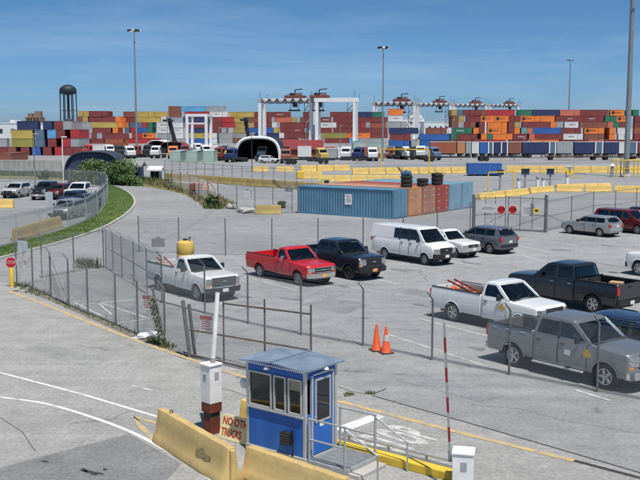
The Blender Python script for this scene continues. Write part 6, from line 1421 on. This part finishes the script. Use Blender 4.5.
block('pale green shed between brown block and water tower', 47, 63, 134, 121.5, 20, mat('pale_green_clad', (0.36, 0.47, 0.45), 0.6), [(0.3, 0.4, 3, 4)])
block('white stepped building seen under the far gantry cranes', 398, 424, 135, 118.5, 25, WWALL, [(0.15 + 0.17 * i, 0.75 - 0.12 * (i % 2), 2, 2) for i in range(5)], roofbox=((0.7, 12, 3),)); block('white low building right of the stepped one under cranes', 424, 452, 135.2, 122, 25, WWALL, [(0.2 + 0.2 * i, 0.6, 2, 2) for i in range(4)])
# water tower
p = G(69.5, 141.5); t = thing('water_tower', 'dark elevated water tower on slender legs', 'water tower', p); DT = mat('tower_dark', (0.022, 0.032, 0.045), 0.5, 0, 0.2, 0.2)
zt, zb_ = ZAT(p, 84.5), ZAT(p, 94.5); r_ = 8.2 / FPX * p.y
mk('tank', MB().lathe([(0.3, zt), (r_ * 0.45, zt - 0.35), (r_ * 0.8, zt - 1.3), (r_, zt - 2.4), (r_, zb_ + 0.9), (r_ * 0.85, zb_ + 0.3), (r_ * 0.45, zb_ - 0.2), (r_ * 0.12, zb_ - 0.4)], 24), DT, t, smooth=True)
mk('walkway', MB().lathe([(r_ * 1.0, zb_ + 1.3), (r_ * 1.10, zb_ + 1.3), (r_ * 1.10, zb_ + 1.5), (r_ * 1.0, zb_ + 1.5)], 24), DT, t); mk('riser', MB().tube((0, 0, 0), (0, 0, zb_), 0.75), DT, t)
for k in range(6):
    a = R(20 + 60 * k); x, y = math.cos(a) * r_ * 0.93, math.sin(a) * r_ * 0.93; mk('leg', MB().tube((x * 1.08, y * 1.08, 0), (x, y, zb_ + 1), 0.30), DT, t)
    b = R(80 + 60 * k)
    for z in (zb_ * 0.33, zb_ * 0.66): mk('strut', MB().tube((x * 1.04, y * 1.04, z), (math.cos(b) * r_ * 0.967, math.sin(b) * r_ * 0.967, z), 0.12, n=5), DT, t)
mk('lower_tank', MB().lathe([(r_ * 0.4, zb_ * 0.42), (r_ * 0.42, zb_ * 0.45), (r_ * 0.2, zb_ * 0.49)], 16), DT, t)
# ---------------------------------------------------------------- yard clutter in front of the stacks
def ybox(label, px0, px1, yb, c, H_=2.5, name='yard_container', group=None):
    A, B = G(px0, yb), G(px1, yb); L = (B - A).length; k = min((2.44, 6.06, 12.19), key=lambda q: abs(q - L)); end = k < 3
    link(name, cmesh(12.19 if end else k, 2.59, 0.85), None, loc=((A.x + B.x) / 2, A.y + (6.1 if end else 1.22), 0), rz=(-math.pi / 2 if end else 0), objmat=cmat(c), label=label, cat='container', group=group)
for a in ((167, 183, 162.5, 'paleg', 'pale green yard container with arched tops, beside the dome'), (184, 199, 162.5, 'paleg', 'pale green yard container in the middle of its row'), (200, 217, 162.3, 'paleg', 'pale green yard container at the right of its row')):
    CC['paleg'] = (0.33, 0.44, 0.39); WORD['paleg'] = 'pale green'; ybox(a[4], a[0], a[1], a[2], a[3])
for a in ((210, 218, 155.5, 'white', 'white end-on yard container beside the straddle carrier'), (219, 227, 155.5, 'navy', 'navy end-on yard container next to the white one'), (227, 236, 155.5, 'grey', 'grey yard container left of the arched tent'), (326, 335, 157.3, 'red', 'red yard container right of the brick warehouse'), (328, 335, 159.2, 'grey', 'grey yard container below the red one by warehouse'), (336, 349, 159, 'white', 'white yard container beside the white tractor unit'), (351, 362, 150, 'paleg', 'pale green container beside the crane foot'), (363, 386, 149.5, 'paleg', 'long pale green container under the slim light mast'), (88, 104, 152, 'white', 'cream white container above the navy arched shed'), (105, 131, 150.8, 'rust', 'rust container above the round bush'), (-2, 12, 165.5, 'brown', 'brown container behind the side lot verge')): ybox(a[4], a[0], a[1], a[2], a[3])
t = thing('scrap_load', 'heap of rusty scrap parts before the pale green container', 'scrap', G(385, 158)); CC['scrap'] = (0.22, 0.10, 0.07)
for k in range(26): mk('scrap_piece', MB().box((random.uniform(-7, 7), random.uniform(-1, 1), random.uniform(0.4, 2.6)), (random.uniform(0.5, 2.2), random.uniform(0.4, 1), random.uniform(0.4, 1.4)), random.uniform(0, 3)), cmat(random.choice(('brown', 'rust', 'maroon', 'oldbrown'))), t)
mk('skip_body', MB().box((0, 0, 0.6), (15, 3, 1.2)), cmat('brown'), t)
def tractor(label, px, yb, c, rz=R(-60), group='tractor units in the yard'):
    p = G(px, yb); t = thing('tractor_unit', label, 'truck', p, rz, group); m = cmat(c)
    mk('cab', MB().prism([(0.6, 0.9), (3.0, 0.9), (3.0, 1.9), (2.3, 2.1), (1.9, 3.0), (0.7, 3.3)], -1.15, 1.15), m, t, bevel=0.08); mk('windshield', MB().box((2.16, 0, 2.5), (0.06, 1.9, 0.7), mat=Matrix.Rotation(R(-24), 3, 'Y')), GLASS, t); mk('chassis', MB().box((-0.6, 0, 0.85), (5.2, 0.9, 0.3)), DARKN, t); mk('bumper', MB().box((3.05, 0, 0.7), (0.15, 2.2, 0.4)), DARKN, t)
    for s in (-1, 1):
        mk('side_window', MB().box((1.35, s * 1.155, 2.4), (0.8, 0.02, 0.6)), GLASS, t)
        for x in (2.2, -1.4, -2.6): link('wheel', TW, RUBBER, t, loc=(x, s * 0.95, 0.52))
for a in ((347, 160, 'white', 'white tractor unit facing the yard road beside the white container'), (404, 159.5, 'white', 'white-cabbed tractor unit behind the tyre stacks'), (413, 159.5, 'black', 'black tractor unit beside the white-cabbed one'), (397, 159, 'black', 'black tractor unit next to the scrap heap'), (421, 158.5, 'white', 'white tractor unit at the left end of trailer row'), (150, 156.5, 'black', 'black tractor unit below the white dome'), (128, 158.5, 'white', 'white tractor unit above the blue-grey shed'), (118, 157, 'black', 'black tractor unit above the round bush'), (108, 156.5, 'white', 'white tractor unit left of the black one above the bush'), (196, 154, 'white', 'white tractor unit standing under the straddle carrier'), (264, 158.5, 'white', 'white tractor unit inside the arched tent mouth'), (223, 160.5, 'maroon', 'maroon tractor unit left of the arched tent'), (140, 157.5, 'maroon', 'maroon tractor unit beside the tall light mast'), (158, 158, 'white', 'white tractor unit below the rust-red shelter')): tractor(a[3], a[0], a[1], a[2], R(random.choice((-60, -120, -100))))
vehicle('parked_car', 'white car in front of the arched tent mouth', 'car', G(269, 163), R(-20), PW, dict(suv)); vehicle('parked_car', 'dark blue car left of the white car before the tent', 'car', G(262, 161.8), R(-60), PBLUE, dict(suv))
t = thing('yellow_tank_unit', 'yellow upright tank left of the arched tent', 'tank', G(228, 160.8)); mk('shell', MB().lathe([(0.95, 0), (0.95, 2.0), (0.7, 2.4), (0.2, 2.5)], 16), YELLOW, t, smooth=True); mk('outlet', MB().tube((0.9, -0.3, 0.3), (1.3, -0.5, 0.3), 0.12), DARKN, t)
WALLG = mat('low_wall_grey', (0.36, 0.36, 0.33), 0.85, 0, 0.15, 0.3)
p, q = G(-14, 168.5), G(63, 168.5); t = thing('low_wall', 'long pale concrete wall below the container stack', 'wall', (p + q) / 2); Lw = (q - p).length
for k in range(8): mk('wall_panel', MB().box((-Lw / 2 + (k + 0.5) * Lw / 8, 0, 0.85), (Lw / 8 - 0.06, 0.3, 1.7)), WALLG, t, bevel=0.02)
t = thing('dirt_digger', 'small orange and brown excavator beside the far fence', 'digger', G(200, 196)); mk('tracks', MB().box((0, 0, 0.3), (2.2, 1.6, 0.6)), DARKN, t, bevel=0.1); mk('house', MB().box((-0.3, 0, 1.1), (1.5, 1.3, 0.9)), cmat('brown'), t, bevel=0.08); mk('counterweight', MB().box((0.7, 0, 0.95), (0.7, 1.3, 0.6)), cmat('oldorange'), t, bevel=0.06); mk('boom', MB().path([(0.5, 0, 1.2), (1.2, 0, 1.7), (1.8, 0, 0.7)], 0.12), cmat('oldorange'), t)
# ---------------------------------------------------------------- bush and other planting
LEAF = mat('bush_leaves', (0.13, 0.20, 0.06), 0.7, 0, 0.45, 0.9); LEAFD = mat('bush_leaves_dark', (0.085, 0.14, 0.045), 0.75, 0, 0.4, 1.0)
def bush(label, p, w, h, n, lobes, seed, name='bush', leaf=0.22, m=LEAF):
    rnd = random.Random(seed); t = thing(name, label, 'bush', p)
    tr = MB()
    for k in range(5): a = rnd.uniform(0, 6.28); tr.path([(0, 0, 0), (math.cos(a) * w * 0.12, math.sin(a) * w * 0.12, h * 0.3), (math.cos(a) * w * 0.3, math.sin(a) * w * 0.25, h * 0.7)], 0.06)
    mk('stems', tr, WOODM, t)
    cl = [(rnd.uniform(-0.40, 0.40) * w, rnd.uniform(-0.25, 0.25) * w, h * rnd.uniform(0.15, 0.75), rnd.uniform(0.14, 0.24) * w) for _ in range(lobes)]
    for part, mm in ((0, m), (1, LEAFD)):
        v = []; f = []
        for _ in range(n // 2):
            cx_, cy_, cz_, r = rnd.choice(cl); d = Vector((rnd.gauss(0, 1), rnd.gauss(0, 1), rnd.gauss(0, 1))).normalized() * r * rnd.uniform(0.55, 1.08); c = Vector((cx_, cy_, cz_)) + Vector((d.x, d.y, d.z * 0.8))
            if c.z < 0.05 or c.z > h * 1.05: continue
            a = Vector((rnd.gauss(0, 1), rnd.gauss(0, 1), rnd.gauss(0, 0.6))).normalized(); b = a.cross(Vector((rnd.gauss(0, 1), rnd.gauss(0, 1), rnd.gauss(0, 1)))).normalized(); s = leaf * rnd.uniform(0.6, 1.3); k = len(v)
            v += [tuple(c - a * s), tuple(c + b * s * 0.5), tuple(c + a * s), tuple(c - b * s * 0.5)]; f.append((k, k + 1, k + 2, k + 3))
        me = bpy.data.meshes.new('foliage'); me.from_pydata(v, [], f); me.update(); link('foliage', me, mm, t)
    return t
p = G(106, 184.2); bush('large round green bush in front of the navy arched shed', p, 7.6, 3.5, 10000, 30, 5, leaf=0.19)
bush('small green bush left of the navy shed by the verge fence', G(44, 179.5), 2.4, 1.7, 900, 7, 6); bush('low bush at the right foot of the large round bush', G(133, 185.5), 4.2, 1.3, 1600, 9, 8); bush('low bush at the left foot of the large round bush', G(82, 183), 4.0, 1.8, 1600, 9, 9); bush('weedy bush at the end of the far fence by rubble', G(213, 208), 1.6, 1.4, 700, 6, 10, m=WEED)
bush('dry bush against the far fence beside the blue container', G(280, 208), 1.0, 1.0, 400, 4, 11, m=WEED)
# vine climbing the leaning post
rnd = random.Random(3); v = []; f = []
for _ in range(500):
    z_ = rnd.uniform(0.1, 1.9); c = Vector((-0.21 * z_ + rnd.gauss(-0.1, 0.08), rnd.gauss(-0.03, 0.07), z_)); a = Vector((rnd.gauss(0, 1), rnd.gauss(0, 1), rnd.gauss(0, 1))).normalized(); b = a.orthogonal().normalized(); s = 0.05; k = len(v); v += [tuple(c - a * s), tuple(c + b * s * .6), tuple(c + a * s), tuple(c - b * s * .6)]; f.append((k, k + 1, k + 2, k + 3))
me = bpy.data.meshes.new('vine'); me.from_pydata(v, [], f); link('vine', me, mat('dry_vine', (0.16, 0.17, 0.12), 0.85, 0, 0.4, 5), None, loc=lp, label='dry grey-green vine tangled on the leaning post', cat='vine')

# ---------------------------------------------------------------- more yard traffic and poles between the fences and the stacks
def chassis(label, px, yb, L, rz):
    p = G(px, yb); t = thing('trailer_chassis', label, 'trailer', p, rz, 'bare trailer chassis in the yard')
    mk('frame', MB().beam((-L / 2, -0.45, 1.1), (L / 2, -0.45, 1.1), 0.16, 0.35).beam((-L / 2, 0.45, 1.1), (L / 2, 0.45, 1.1), 0.16, 0.35), DARKN, t)
    for k in range(4): mk('cross_member', MB().box((-L / 2 + 0.6 + k * (L - 1.2) / 3, 0, 1.1), (0.18, 0.72, 0.25)), DARKN, t)
    for x in (-L / 2 + 0.8, -L / 2 + 2.0):
        for y in (-0.95, 0.95): link('wheel', TW, RUBBER, t, loc=(x, y, 0.52))
    mk('landing_leg', MB().box((L / 2 - 2, 0, 0.5), (0.16, 1.2, 0.16)), DARKN, t)
for i, (px, yb, c, lab) in enumerate(((186, 156.5, 'maroon', 'maroon pickup-sized yard truck left of the straddle carrier'), (203, 157, 'white', 'white yard truck between the straddle legs and pale green boxes'), (236, 162, 'navy', 'navy yard truck at the left rim of the arched tent'), (286, 163, 'brown', 'brown yard truck before the warehouse door'), (318, 161.5, 'yellow', 'yellow yard truck at the warehouse corner'), (362, 160.5, 'navy', 'navy yard truck between white tractor and scrap heap'), (372, 160.8, 'white', 'white yard truck touching the scrap heap'), (430, 160, 'slate', 'slate yard truck before the rust-brown trailer'), (92, 156.5, 'red', 'red yard truck above the arched shed roof'), (174, 158.5, 'orange', 'orange yard truck behind the pale green boxes'))):
    tractor(lab, px, yb, c, R(-90 + 40 * math.sin(i * 2.1)))
for i, (px, yb, lab) in enumerate(((310, 164.5, 'bare trailer chassis on the yard road before the warehouse'), (342, 163.8, 'bare trailer chassis beside the white tractor unit'), (446, 161.5, 'bare trailer chassis below the orange box trailer'), (500, 161, 'bare trailer chassis below the navy box trailer'))): chassis(lab, px, yb, 11, R(4 * i - 6))
for px, yb, yt, lab in ((168, 156, 118, 'thin grey pole beside the dark reach stacker'), (236, 150, 120, 'thin grey pole left of the dark tent mast'), (219, 158, 128, 'thin grey pole beside the navy end-on container'), (306, 158.5, 122, 'thin grey pole over the warehouse ridge'), (340, 158, 126, 'thin grey pole above the white yard container'), (452, 157, 120, 'thin grey pole over the rust-brown trailer'), (523, 156, 138, 'thin grey pole among the navy trailers'), (84, 172, 148, 'thin grey pole behind the arched shed')):
    lamp_post(lab, px, yb, yt, MASTM, 0.13)
